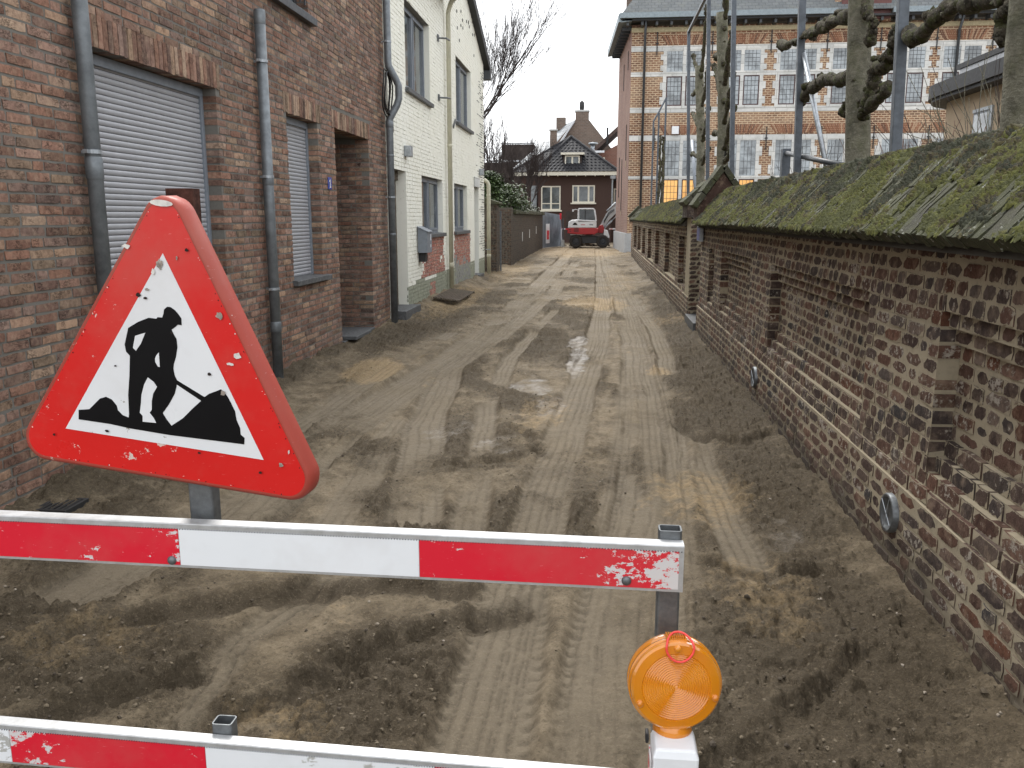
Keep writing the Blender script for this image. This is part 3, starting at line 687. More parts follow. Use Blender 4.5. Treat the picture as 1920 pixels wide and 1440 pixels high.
mb = MB(); mb.box(XL-.16, XL-.12, 7.61, 9.65, 3.77, 3.84); mb.box(XL-.16, XL-.12, 7.61, 7.68, 3.84, 5.3); mb.box(XL-.16, XL-.12, 9.58, 9.65, 3.84, 5.3); mb.box(XL-.16, XL-.12, 8.62, 8.68, 3.84, 5.3)
wn = obj('window_frame', mb, M['anthracite'], house, bevel=.003)
mb = MB(); mb.box(XL-.15, XL-.14, 7.68, 9.58, 3.84, 5.3); obj('pane', mb, M['glass'], wn)
mb = MB(); mb.box(XL-.02, XL, 7.62, 9.64, 4.12, 4.15)
for i in range(14): mb.box(XL-.018, XL-.002, 7.7+i*.145, 7.715+i*.145, 3.86, 4.12)
obj('guard_rail', mb, M['anthracite'], house)
mb = MB(); mb.box(XL-.9, XL+.02, 10.49, 12.0, -.12, .05); mb.box(XL-.05, XL+.14, 10.62, 11.35, .055, .10)
obj('doorstep', mb, M['bluestone'], house, bevel=.006)
# house number
hn = thing('house_number', 'small blue enamel house number plate with white 1 beside the door recess', 'number plate', (XL, 10.15, 1.95))
mb = MB(); mb.box(XL+.004, XL+.014, 10.10, 10.23, 1.93, 2.07); obj('plate', mb, simple('blue_enamel', (.02,.05,.30), .25, 0, .05), hn, bevel=.003)
mb = MB(); mb.box(XL+.0145, XL+.0165, 10.158, 10.174, 1.955, 2.045); mb.box(XL+.0145, XL+.0163, 10.145, 10.187, 1.95, 1.962); mb.obox((XL+.0155, 10.15, 2.03), (0,.707,.707), (0,-.707,.707), (1,0,0), .016, .005, .0008)
obj('numeral', mb, M['box_white'], hn)

def downpipe(y, x, zb, zt, r, label, mat=M['zinc'], joints=(), clamps=(), path=None, group='rainwater downpipes', close=True):
    t = thing('downpipe', label, 'downpipe', (x, y, zb), group)
    mb = MB(); pts = path or [(x, y, zb), (x, y, zt)]
    mb.tube(pts, r, 20, close); obj('pipe', mb, mat, t, True)
    for z, rr, hh in joints:
        mb = MB(); mb.lathe([(r, -hh), (rr, -hh+.01), (rr, hh-.01), (r, hh)], (x, y, z), (0,0,1), 20); obj('collar', mb, mat, t, True)
    for z in clamps:
        mb = MB(); mb.lathe([(r, -.012), (r+.006, -.012), (r+.006, .012), (r, .012)], (x, y, z), (0,0,1), 20); mb.box(x-.09, x-r*.8, y-.008, y+.008, z-.01, z+.01)
        mb.box(x-.02, x+.01, y-r-.03, y-r, z-.012, z+.012); obj('clamp', mb, M['zinc_light'], t)
    return t
downpipe(5.19, -3.13, -.05, 5.55, .0475, 'grey zinc downpipe partly behind the red triangle sign, nearest of the pipes', joints=[(1.90, .053, .07)], clamps=[2.0, .35])
downpipe(8.06, -3.13, -.05, 3.47, .050, 'grey zinc downpipe that ends in an open top between the two shutters', joints=[(3.40,.053,.06),(1.95,.054,.05),(.55,.054,.05)], clamps=[3.02,1.98,.92])
px_ = -3.09
downpipe(12.84, px_, -.02, 5.6, .052, 'grey zinc downpipe with a kink, at the seam of brick and white house', joints=[(2.95,.058,.05),(2.5,.057,.02),(1.35,.057,.02),(5.0,.057,.03)], clamps=[4.1,1.9],
         path=[(px_,12.84,-.02),(px_,12.84,2.98),(px_+.01,12.84,3.04),(px_+.10,12.9,3.22),(px_+.13,12.92,3.32),(px_+.13,12.92,3.50),(px_+.10,12.9,3.58),(px_+.01,12.84,3.76),(px_,12.84,3.82),(px_,12.84,5.6)])
# cable coil behind the kinked pipe
mb = MB()
for k, (ry, rz, ph) in enumerate([(.20,.34,0),(.17,.30,.5),(.22,.30,-.3)]):
    pts = [(-3.12+.02*k+.012*math.sin(3*a), 12.80+ry*math.cos(a), 3.38+rz*math.sin(a+ph*.2)) for a in np.linspace(0, 2*math.pi, 26)]
    mb.tube(pts, .011, 6, False)
mb.tube([(-3.1,12.98,3.1),(-3.08,13.0,2.95),(-3.1,13.08,2.86)], .013, 6)
tag(obj('cable_coil', mb, M['black'], smooth=True), 'black cable coiled loosely behind the kink of the zinc downpipe', 'cable')

# ------------------------------------------------------------ painted brick houses
def painted_house(name, label, y0, y1, x, zfun, holes, tint, gable=None):
    t = thing(name, label, 'house', (x, (y0+y1)/2, 0))
    b = Bricks(VP); k = 0
    while k*.065 < 10:
        zc = k*.065-.1; lo, hi = zfun(zc)
        if hi > lo:
            spans = [(lo, hi)]
            for a, b_, c, d in holes:
                if c-.02 < zc < d+.02:
                    ns = []
                    for p, q_ in spans:
                        if b_ <= p or a >= q_: ns.append((p, q_)); continue
                        if a > p: ns.append((p, a))
                        if b_ < q_: ns.append((b_, q_))
                    spans = ns
            for p, q_ in spans:
                for a, c in run(q_-p, R, .19, .09, .012, .5, (k % 2)*.1):
                    yc = p+(a+c)/2; pr = R.uniform(-.0025, .0025)
                    b.put((x+pr, yc, zc), (0,1,0), (0,0,1), (1,0,0), c-a, .055, .03, None, tint(yc, zc))
        k += 1
    b.build('brick', M['painted'], t, 0, 'painted_bricks')
    mb = MB()
    ysp = list(np.arange(y0, y1, .16))+[y1]; 
    for hh in holes: ysp += [hh[0], hh[1]]
    ysp = sorted(set(round(q_, 4) for q_ in ysp)); zs = list(np.arange(-.2, 9.6, .13))
    for hh in holes: zs += [hh[2], hh[3]]
    zs = sorted(set(round(q_, 4) for q_ in zs))
    for a, c in zip(ysp[:-1], ysp[1:]):
        for d, e in zip(zs[:-1], zs[1:]):
            cy, cz_ = (a+c)/2, (d+e)/2; lo, hi = zfun(cz_)
            if not (lo-.02 < cy < hi+.02) or any(h[0] < cy < h[1] and h[2] < cz_ < h[3] for h in holes): continue
            tt = tint(cy, cz_); 
            if tt == 1: tt = 1.99 if R.random() < .5 else 4
            gap = .0105 if R.random() > gapf(cy, cz_) else .02
            mb.add([(x-gap,a,d),(x-gap,c,d),(x-gap,c,e),(x-gap,a,e)], [(0,1,2,3)], R.random(), tt)
    for h in holes:   # plastered reveals
        mb.add([(x-.005,h[1],h[2]),(x-.2,h[1],h[2]),(x-.2,h[1],h[3]),(x-.005,h[1],h[3])], [(0,1,2,3)], 0, 0)
        mb.add([(x-.005,h[0],h[2]),(x-.2,h[0],h[2]),(x-.2,h[0],h[3]),(x-.005,h[0],h[3])], [(3,2,1,0)], 0, 0)
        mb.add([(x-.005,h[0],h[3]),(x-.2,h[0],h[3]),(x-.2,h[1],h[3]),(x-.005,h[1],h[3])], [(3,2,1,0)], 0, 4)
    obj('joint_wall', mb, M['painted'], t)
    return t
def gapf(y, z): return .85 if (z < 2.7 and y < 17.6) else .15
def pwindow(par, x, y0, y1, z0, z1, sz=.05):
    mb = MB(); xa, xb = x-.17, x-.11; f = .055
    mb.box(xa, xb, y0, y1, z0, z0+f); mb.box(xa, xb, y0, y1, z1-f, z1); ym = y0+(y1-y0)*.5
    for a, b in ((y0, y0+f), (ym-f*.8, ym+f*.8), (y1-f, y1)): mb.box(xa, xb, a, b, z0+f, z1-f)
    for a, b in ((y0+f, ym-f*.8), (ym+f*.8, y1-f)):    # casements
        g_ = .045; mb.box(xa+.02, xb+.015, a, b, z0+f, z0+f+g_); mb.box(xa+.02, xb+.015, a, b, z1-f-g_, z1-f)
        mb.box(xa+.02, xb+.015, a, a+g_, z0+f+g_, z1-f-g_); mb.box(xa+.02, xb+.015, b-g_, b, z0+f+g_, z1-f-g_)
    w_ = obj('window', mb, M['frame_grey'], par, bevel=.004)
    for a, b in ((y0+f, ym-f*.8), (ym+f*.8, y1-f)):
        mb = MB(); mb.box(xa+.03, xa+.036, a+.04, b-.04, z0+f+.04, z1-f-.04); obj('pane', mb, M['glass'], w_)
        mb = MB()       # curtain folds behind the glass
        n_ = 10; vs = []; 
        for i in range(n_+1):
            yy_ = a+.04+(b-a-.08)*(.0+.8*i/n_); xx_ = xa-.05+.012*(i % 2); vs += [(xx_, yy_, z0+f), (xx_, yy_, z1-f)]
        mb.add(vs, [(2*i, 2*i+2, 2*i+3, 2*i+1) for i in range(n_)]); obj('curtain', mb, M['curtain'], w_)
    sill(y0-.06, y1+.06, z0, M['bluestone'], x, .07, .06, par)
M['curtain'] = simple('pale_net_curtain', (.50,.49,.45), .9)
XW = -3.15
hA = [(13.3,14.15,-.2,2.35),(15.42,17.5,1.30,2.35),(14.3,16.35,3.68,5.05)]
def tA(y, z):
    if z < .48+.05*math.sin(y*3): return 1 if (16.0 < y < 16.6 and .15 < z < .42 and R.random() < .7) else 3
    if 15.35 < y < 17.65 and z < 1.30 and R.random() < (.97 if 15.6 < y < 17.5 else .5) and z > .5: return 1
    return 0
white = painted_house('white_house', 'white painted brick house with grey letterbox, right after the brick house', 13.05, 17.85, XW, lambda z: (13.05, 17.85) if z < 5.9 else (0, 0), hA, tA)
hB = [(18.95,20.85,1.30,2.35),(22.05,22.85,-.2,2.37),(19.35,21.6,3.68,5.08)]
def zB(z):
    if z < 5.72: return (17.85, 24.0)
    k = (z-5.72)*2.9; lo, hi = 17.85, 24.0-k
    return (lo, hi) if hi > lo+.3 and z < 7.7 else (0, 0)
def tB(y, z):
    if z < .5: return 5 if 19 < y < 21.3 and R.random() < .7 else 3
    if 18.9 < y < 21.3 and z < 1.30: return 1 if z > .62+.15*math.sin(y*5) or R.random() < .2 else 5
    return 0
cream = painted_house('cream_house', 'cream painted gabled house with flaking corner, second painted house on the left', 17.85, 24.0, XW-.004, zB, hB, tB)
# loose joints that gape at the far corner of the cream house
mb = MB()
for i in range(240):
    k = R.randrange(12, 85); z = k*.065-.1+.0325; 
    if z > 5.4: continue
    y = 24.0-abs(R.gauss(0, .55))-.05
    if y < 22.3 and z > 1.2: continue
    if any(h[0]-.1 < y < h[1]+.1 and h[2]-.1 < z < h[3]+.1 for h in hB): continue
    mb.box(XW-.004, XW+.002, y-.07-.05*R.random(), y+.07, z-.007, z+.008)
for i in range(26):
    y = R.uniform(18.6, 22.5); z = R.uniform(5.4, 7.0)
    if zB(z)[1] > y+.2: mb.box(XW-.004, XW+.003, y-.03, y+.03, z-.03, z+.03)
obj('gaping_joint', mb, M['black'], cream, kind='stuff')
for par, hs_ in ((white, hA), (cream, hB)):
    for h in hs_:
        if h[2] > 0: pwindow(par, XW, h[0], h[1], h[2], h[3])
# doors
for par, y0, y1, mt in ((white, 13.3, 14.15, M['wood_grey']), (cream, 22.05, 22.85, M['frame_grey'])):
    mb = MB(); mb.box(XW-.24, XW-.18, y0, y1, -.1, 2.34)
    for a, b in ((.15,1.0),(1.15,2.2)): mb.box(XW-.178, XW-.165, y0+.12, y1-.12, a, b)
    d = obj('door', mb, mt, par, bevel=.004); mb = MB(); mb.tube([(XW-.165, y0+.09, 1.05), (XW-.12, y0+.09, 1.05), (XW-.12, y0+.2, 1.05)], .011, 8); obj('handle', mb, M['zinc_light'], d)
mb = MB(); mb.box(XW-.17, XW-.14, 13.3, 14.18, 2.20, 2.349); obj('transom_board', mb, M['wood_grey'], white)
mb = MB(); mb.box(XW-.19, XW+.18, 13.1, 14.25, -.05, .16); obj('doorstep', mb, M['bluestone'], white, bevel=.008)
mb = MB(); mb.box(XW-.19, XW+.12, 22.0, 22.9, -.05, .14); obj('doorstep', mb, M['bluestone'], cream, bevel=.008)
mb = MB(); mb.box(XW, XW+.02, 22.0, 22.9, 2.375, 2.62); obj('door_lintel', mb, M['stone'], cream)
# roofs
mb = MB(); mb.prism([(.32,-.12),(.30,.02),(-4.5,2.9),(-4.6,2.7)], (XW, 13.02, 5.95), (1,0,0), (0,0,1), (0, 4.86, 0)); obj('roof', mb, M['slate_edge'], white)
mb = MB()
for s_ in range(2): pass
mb.tube([(XW+.20, 13.05, 5.88), (XW+.20, 17.9, 5.88)], .075, 10); obj('gutter', mb, M['cream_pvc'], white, True)
mb = MB(); mb.box(XW-6, XW-.02, 13.06, 13.2, -.1, 5.9); mb.box(XW-6, XW-5.9, 13.2, 23.9, -.1, 5.7); mb.box(XW-6, XW-.31, 23.8, 23.95, -.1, 5.7); obj('plain_wall', mb, M['painted'], white)
mb = MB(); pr = [(24.35,5.50),(17.6,7.83),(17.6,8.05),(24.45,5.70)]
mb.prism([(y-24, z-5) for y, z in pr], (XW+.14, 24, 5), (0,1,0), (0,0,1), (-6, 0, 0)); rf = obj('roof', mb, M['slate_edge'], cream)
mb = MB(); mb.box(XW-.1, XW+.145, 24.25, 24.5, 5.30, 5.60); obj('verge_end', mb, M['anthracite'], rf)
# lamps, letterbox, brackets
def wall_lamp(y, z, label):
    t = thing('wall_lamp', label, 'wall lamp', (XW, y, z), 'box wall lamps on the painted houses'); mb = MB(); mb.box(XW, XW+.11, y-.085, y+.085, z-.085, z+.085); obj('shade', mb, M['zinc_light'], t, bevel=.006)
    mb = MB(); mb.box(XW+.02, XW+.09, y-.05, y+.05, z-.092, z-.083); obj('lens', mb, M['box_white'], t)
wall_lamp(14.12, 2.66, 'brushed metal box lamp above the first recessed white doorway'); wall_lamp(23.05, 2.78, 'brushed metal box lamp above the far cream door')
lb = thing('letterbox', 'grey metal letterbox with white stickers below the first ground floor window', 'letterbox', (XW, 15.1, 1.1))
mb = MB(); mb.prism([(0,0),(.17,0),(.17,.36),(0,.44)], (XW+.006, 14.93, .99), (1,0,0), (0,0,1), (0,.42,0)); obj('body', mb, M['frame_grey'], lb, bevel=.006)
mb = MB(); mb.prism([(-.005,.445),(.19,.355),(.19,.37),(-.005,.46)], (XW+.006, 14.91, .99), (1,0,0), (0,0,1), (0,.46,0)); obj('lid', mb, M['frame_grey'], lb)
mb = MB(); mb.box(XW+.177, XW+.179, 15.2, 15.26, 1.2, 1.31); mb.box(XW+.177, XW+.179, 15.2, 15.26, 1.08, 1.13); obj('sticker', mb, M['box_white'], lb)
mb = MB(); mb.box(XW+.006, XW+.12, 15.02, 15.2, .83, .985); obj('newspaper_tube', mb, M['black'], lb)
mb = MB(); mb.obox((XW+.012, 19.0, 3.6), (0,.86,.5), (0,-.5,.86), (1,0,0), .17, .035, .01); tag(obj('street_plate', mb, M['galv']), 'slanted bare grey strip fixed beside the cream downpipe', 'plate')
for i, z in enumerate((5.0, 3.9)):
    mb = MB(); mb.tube([(XW, 17.2, z), (XW+.16, 17.25, z+.0), (XW+.16, 17.6, z+.03)], .018, 6); mb.box(XW, XW+.02, 17.14, 17.26, z-.06, z+.06)
    tag(obj('wall_bracket', mb, M['galv']), ('upper' if i == 0 else 'lower')+' rusty wall bracket left of the cream downpipe', 'bracket', 'brackets left of the cream downpipe')
downpipe(17.95, -3.07, .05, 5.80, .047, 'long cream plastic downpipe between the white and the cream house', M['cream_pvc'], joints=[(.62,.054,.05),(3.05,.052,.03)], clamps=[], path=[(-3.07,17.95,.05),(-3.07,17.95,5.62),(-3.02,17.92,5.76),(-2.95,17.85,5.86)])
downpipe(24.12, -3.05, -.02, 2.6, .055, 'short cream plastic downpipe with an elbow at the cream house corner', M['cream_pvc'], joints=[(.55,.062,.04),(2.2,.06,.03)], clamps=[.72], path=[(-3.05,24.12,-.02),(-3.05,24.12,2.48),(-3.08,24.12,2.56),(-3.16,24.1,2.62),(-3.3,24.0,2.64)])
# floor grating in front of the white house and drain near the brick house
gt = thing('floor_grating', 'dirty slatted grating leaning on the sand below the cream downpipe', 'grating', (-2.85, 16.6, .12))
for i in range(11):
    mb = MB(); x0 = -3.02+i*.045; mb.box(x0, x0+.03, 15.6, 17.6, .13-.006*i, .16-.006*i); obj('slat', mb, M['wood_grey'], gt)
mb = MB()
for y in (15.7, 16.6, 17.5): mb.box(-3.03, -2.52, y, y+.06, .06, .098)
obj('bearer', mb, M['wood_grey'], gt)
dg = thing('drain_grate', 'small dark iron drain grate at the foot of the near brick wall', 'drain', (-3.0, 4.35, 0))
dz = gz(-2.97, 4.3)
m = MB()
for a in ((-3.08,-2.88,4.20,4.22),(-3.08,-2.88,4.40,4.42),(-3.08,-3.06,4.22,4.40),(-2.90,-2.88,4.22,4.40)): m.box(a[0], a[1], a[2], a[3], dz-.03, dz+.012)
obj('frame', m, M['black'], dg, bevel=.002)
for i in range(5):
    m = MB(); m.box(-3.055+.032*i, -3.038+.032*i, 4.221, 4.399, dz-.03, dz+.009); obj('bar', m, M['black'], dg)

# ------------------------------------------------------------ old garden wall on the right
gw = thing('garden_wall', 'old dark brick garden wall with lime mortar and mossy sloped coping along the right side', 'wall', (1.4, 7, 0))
PR = .0683; XF = 1.40
PIL = [(-1.0,1.05),(3.63,4.57),(7.15,8.10),(10.0,10.6),(11.1,12.0)]
PAN = [(1.05,3.63),(4.57,7.15),(8.10,10.0),(10.6,11.1)]
def panel_x(k):
    if k < 7: return None
    return {7:1.40, 8:1.432, 9:1.462}.get(k, 1.487 if k < 16 else {16:1.462, 17:1.432}.get(k, 1.40))
br = Bricks(VR); mb = MB(); NC = 23
rw = random.Random(5)
def course(y0, y1, k, x, hp=.62):
    out = run(y1-y0, rw, .205, .098, .017, hp, 0 if k % 2 else .055)
    for a, b in out:
        if y0+b < .9: continue
        br.put((x+rw.uniform(-.003, .003), y0+(a+b)/2, k*PR+PR/2+rw.uniform(-.0035, .0035)+.006*math.sin(y0+a*.9)), (0,-1,0), (0,0,1), (-1,0,0), (b-a)+rw.uniform(-.004, .006), .066 if k in (6,7,8,9,18) else .057+rw.uniform(-.006, .004), .09)
for k in range(-1, NC):
    if k < 7:
        x = 1.372 if k < 6 else 1.386
        course(.4, 12.0, k, x, .35); mb.box(x+(.0042 if k < 6 else .014), 1.80, -1.0, 12.0, k*PR, (k+1)*PR-.00002)
    else:
        for a, b in PIL:
            xx = XF if k < 18 else XF
            course(a, b, k, xx, .5); mb.box(xx+.0042, 1.80, a+.003, b-.003, k*PR, (k+1)*PR-.00002)
        for a, b in PAN:
            x = panel_x(k); x += .0006 if x == XF else 0
            course(a, b, k, x, .65); mb.box(x+(.008 if k in (7,8,9) else .0040), 1.79, a-.002, b+.002, k*PR, (k+1)*PR-.00002)
# far part of the wall beyond the gate
PIL2 = [(13.2,13.75)]+[(15.2+3.1*i-.6, 15.2+3.1*i) for i in range(1)]+[(15.2+3.1*i-.35, 15.2+3.1*i+.55) for i in range(1, 8)]
y = 13.75; edges = []
pil2 = [(13.2,13.8)]+[(15.2+3.15*i, 15.8+3.15*i) for i in range(7)]
pan2 = [(a[1], b[0]) for a, b in zip(pil2[:-1], pil2[1:])]
for k in range(-1, NC):
    if k < 6: course(13.2, 36.0, k, 1.372, .5); mb.box(1.376, 1.80, 13.2, 36.0, k*PR, (k+1)*PR-.00002)
    else:
        for a, b in pil2+[(34.7,36.0)]:
            course(a, b, k, XF, .5); mb.box(XF+.003, 1.80, a+.004, b-.004, k*PR, (k+1)*PR-.00002)
        for a, b in pan2:
            x = XF+.0006 if (k < 7 or k > 18) else 1.49
            course(a, b, k, x, .5); mb.box(x+.003, 1.79, a-.003, b+.003, k*PR, (k+1)*PR-.00002)
# gate pier face that looks back at the camera
for k in range(0, 26):
    for a, b in run(.42, rw, .2, .095, .016, .5, 0 if k % 2 else .06):
        br.put((1.385+a+(b-a)/2, 13.19, k*PR+PR/2), (1,0,0), (0,0,1), (0,-1,0), b-a, .054, .06, rw.choice([.3,.9,.92,.3,.1]))
    if k > 21:
        for yy_ in (11.59,):
            for a, b in run(.5, rw, .2, .095, .016, .5, 0 if k % 2 else .06):
                if k < 27: br.put((1.40+a+(b-a)/2, yy_, k*PR+PR/2), (1,0,0), (0,0,1), (0,-1,0), b-a, .054, .06)
br.build('brick', M['brick_r'], gw, 300, 'wall_bricks')
mb.box(1.386, 1.83, 13.196, 13.8, -.1, 1.86); mb.box(1.40, 1.80, 11.596, 12.0, 1.5712, 1.9)
obj('mortar_wall', mb, M['mortar_r'], gw)
# coping of bricks set on edge, sloping from the ridge to the eave
EV, RG = (1.235, 1.535), (1.615, 1.935)
sl = Vector((RG[0]-EV[0], 0, RG[1]-EV[1])); SL = sl.length; su = sl.normalized(); sn = Vector((-su.z, 0, su.x))
cvar = []
for q_ in range(8):
    m = MB(); L = SL/2-.004; nn = 4; vs = []; W = .0475; T = .06
    for i in range(nn+1):
        for s_, t_ in ((-1,1),(1,1),(1,-1),(-1,-1)):
            vs.append((-L/2+L*i/nn, s_*W/2+R.uniform(-.004, .004), (R.uniform(-.006, .005) if t_ > 0 else -T+R.uniform(-.003, .003))))
    fs = [(i*4+j, (i+1)*4+j, (i+1)*4+(j+1) % 4, i*4+(j+1) % 4) for i in range(nn) for j in range(4)]+[(0,1,2,3),(nn*4+3,nn*4+2,nn*4+1,nn*4)]
    m.add(vs, fs); cvar.append((m, to_mesh('coping_brick', m, M['coping'])))
slots = []
y = .35
while y < 11.55: slots.append(y); y += .0555+R.uniform(-.002, .002)
nearn = len(slots); y = 13.85
while y < 35.6: slots.append(y); y += .0555
cop = []
for y in slots:
    for tier in (0, 1):
        c = Vector((EV[0], y, EV[1]))+su*(SL*(.25+.5*tier)+R.uniform(-.005, .003))+sn*(R.uniform(-.007, .007)+(0 if tier == 0 else .001))
        cop.append((c, R.uniform(-.012, .012), R.uniform(-.02, .02), R.randrange(8)))
cop.sort(key=lambda e: (e[0].y < 1.6, e[0].y))
mst = MB()
for i, (c, a1, a2, v) in enumerate(cop):
    rot = Matrix(((su.x,0,sn.x),(su.y,1,sn.y),(su.z,0,sn.z))) @ Matrix.Rotation(a1, 3, 'Z') @ Matrix.Rotation(a2, 3, 'X')
    if i < 300:
        o = bpy.data.objects.new('coping_brick', cvar[v][1]); COL.objects.link(o); o.parent = gw
        o.matrix_basis = Matrix.Translation(c-wloc(gw)) @ rot.to_4x4()
    else:
        m = cvar[v][0]; mst.add([tuple(c+rot @ Vector(p)) for p in m.v], m.f, R.random())
obj('coping_bricks', mst, M['coping'], gw, kind='stuff')
mb = MB()
for a, b in ((-1.0, 11.6), (13.82, 35.6)):
    mb.prism([(1.30,1.47),(1.86,1.47),(1.98,1.50),(1.615,1.885)], (0,a,0), (1,0,0), (0,0,1), (0,b-a,0))
obj('coping_bed', mb, M['mortar_g'], gw)
mb = MB()
for a, b in ((-1.0, 11.6), (13.82, 35.6)): mb.prism([(1.62,1.94),(1.60,1.90),(1.98,1.49),(2.0,1.53)], (0,a,0), (1,0,0), (0,0,1), (0,b-a,0))
obj('back_slope', mb, M['coping'], gw)
# moss cushions on the slope
mb = MB(); n = 190000; my = 1.5*np.exp(RS.rand(n)*math.log(30/1.5)); ms_ = RS.rand(n)
dens = .20+.55*fbm(my*1.1, ms_*1.6, 4, 90)+.45*(ms_-.42)+.5*fbm(my*7, ms_*4, 3, 95)
hueb = .6*fbm(my*1.6, ms_*1.5, 3, 97)+.5*fbm(my*9, ms_*6, 2, 98); lump = fbm(my*14, ms_*5, 3, 99)
keep = (dens > -.25+.42*RS.rand(n)) & ((my < 11.55) | (my > 13.9)) & (lump > -.14)
rot6 = [(math.cos(a), math.sin(a)) for a in np.arange(6)*math.pi/3]
for i in np.nonzero(keep)[0]:
    y = my[i]; yj = y-((y-.35) % .0555)+RS.choice([.016, .024, .030, .038])+RS.uniform(-.006, .006)-.0
    c = Vector((EV[0], yj, EV[1]))+su*(SL*min(1.0, ms_[i]+(.03 if ms_[i] > .9 else 0)))+sn*RS.uniform(-.002, .005)
    s_ = RS.uniform(.005, .011)*(1.5 if ms_[i] > .84 else 1)*min(1.9, .75+y*.10); a_, b_, h_ = s_*RS.uniform(1., 2.2), s_*RS.uniform(.6, 1.), s_*(RS.uniform(.5, 1.1)+max(0, lump[i])*1.6)
    vs = [tuple(c+sn*h_+su*RS.uniform(-.3,.3)*a_)]
    for ca, sa in rot6:
        k = 1+RS.uniform(-.3, .3); vs.append(tuple(c+su*(ca*k*a_)+Vector((0, sa*k*b_, 0))-sn*(.25*h_)))
    mb.add(vs, [(0, 1+q_, 1+(q_+1) % 6) for q_ in range(6)], float(np.clip(.36+hueb[i]*.9+.3*(ms_[i]-.5)+RS.uniform(-.13, .13), 0, .99)))
obj('moss', mb, M['moss'], gw, smooth=True, kind='stuff')
# little gabled caps over the gate piers and at the far end
def gcap(yf, yb, xc, ze, zr, hw):
    mb = MB(); t_ = .075
    mb.prism([(-hw+.05,-.2),(hw-.05,-.2),(hw-.05,0),(0,zr-ze-t_),(-hw+.05,0)], (xc,yf+.03,ze), (1,0,0), (0,0,1), (0,yb-yf-.06,0)); g1 = obj('gable', mb, M['brick_r'], gw)
    for s_ in (-1, 1):
        d = Vector((-s_*hw, 0, zr-ze)); L = d.length; u = d.normalized(); n_ = Vector((s_*u.z, 0, -s_*u.x*1.0)); n_ = Vector((-u.z, 0, u.x)) if u.x*1 > 0 else Vector((u.z, 0, -u.x))
        c = Vector((xc+s_*hw/2, (yf+yb)/2, (ze+zr)/2)); k = 3
        for i in range(k):
            mb = MB(); cc = c+u*(L*((i+.5)/k-.5)); mb.obox(tuple(cc+n_*R.uniform(-.004, .004)), tuple(u), (0,1,0), tuple(n_), L/k/2-.004, (yb-yf)/2+.02, t_/2); obj('coping_slab', mb, M['coping'], g1, bevel=.006)
gcap(11.55, 12.04, 1.60, 1.74, 2.25, .36); gcap(13.14, 13.85, 1.62, 1.80, 2.12, .36); gcap(35.5, 36.3, 1.62, 1.62, 2.05, .4)
mb = MB(); mb.box(1.34, 1.80, 12.0, 13.19, .02, .16); obj('gate_threshold', mb, M['bluestone'], gw, bevel=.006)
mb = MB(); mb.box(1.74, 1.79, 12.01, 13.18, .165, 1.75)
for i in range(7): mb.box(1.725, 1.739, 12.02+i*.165, 12.17+i*.165, .18, 1.73)
obj('gate', mb, M['anthracite'], gw)
pb = thing('gate_sign', 'small blue and grey plate on the pier beside the garden gate', 'sign', (1.36, 11.9, 1.3))
mb = MB(); mb.box(1.335, 1.385, 11.62, 11.95, 1.29, 1.49); obj('case', mb, M['zinc_light'], pb, bevel=.004)
mb = MB(); mb.box(1.331, 1.334, 11.64, 11.93, 1.305, 1.475); obj('face', mb, simple('faded_blue', (.10,.11,.28), .4), pb)
def vent(y, z, label):
    t = thing('wall_vent', label, 'vent', (1.37, y, z), 'round metal vents in the wall foot'); mb = MB()
    mb.lathe([(.0,.004),(.070,.004),(.074,.022),(.086,.026),(.092,.018),(.092,-.02)], (1.372, y, z), (-1,0,0), 28); obj('ring', mb, M['galv'], t, True)
    mb = MB(); mb.tube([(1.35, y-.05, z-.045), (1.345, y+.06, z+.05)], .0022, 5); mb.tube([(1.35, y-.02, z+.07), (1.345, y+.01, z-.07)], .0022, 5); obj('wire', mb, M['zinc_light'], t)
vent(3.91, .262, 'round galvanised wall vent low on the wall in front of the nearest pilaster'); vent(7.40, .25, 'small round wall vent beneath the second pilaster, further along the wall')

# ------------------------------------------------------------ town hall like brick building
th = thing('brick_hall', 'large old brick and limestone building with slate roof and leaded windows behind the garden wall', 'building', (8, 41, 0))
YF = 39.7; XA = 1.30; XB = 22.0
sideX = lambda y: XA-(y-YF)*.05
def bx(name, mat, par, *bs, bevel=0, label=None):
    m = MB()
    for b in bs: m.box(*b)
    return obj(name, m, mat, par, bevel=bevel, label=label)
bx('front_wall', M['hall_brick'], th, (XA, XB, YF, YF+.4, -.1, 9.75))
m = MB(); m.prism([(XA-.002,YF+.002),(XA+.5,YF+.002),(XA+.5,47.2),(sideX(47.2),47.2)], (0,0,-.1), (1,0,0), (0,1,0), (0,0,9.9)); obj('side_wall', m, M['hall_side'], th)
m = MB(); m.prism([(XA-.09,YF-.06),(XA+.2,YF-.06),(XA+.2,47.3),(sideX(47.3)-.09,47.3)], (0,0,-.1), (1,0,0), (0,1,0), (0,0,1.0)); obj('stone_plinth', m, simple('grey_cement_plinth', (.42,.43,.44), .85, 0, .1, 4), th)
for z0, z1 in ((8.70,8.93),(7.66,7.85),(6.14,6.36),(4.94,5.18),(3.28,3.42)):
    bx('stone_band', M['stone'], th, (XA-.004, XB, YF-.022, YF-.001, z0, z1))
bx('cream_band', simple('cream_stone_band', (.50,.43,.28), .85), th, (XA-.02, XB, YF-.05, YF-.001, 9.50, 9.68))
CX = [3.60, 6.08, 8.42, 10.62, 12.9, 15.15, 17.4, 19.7]
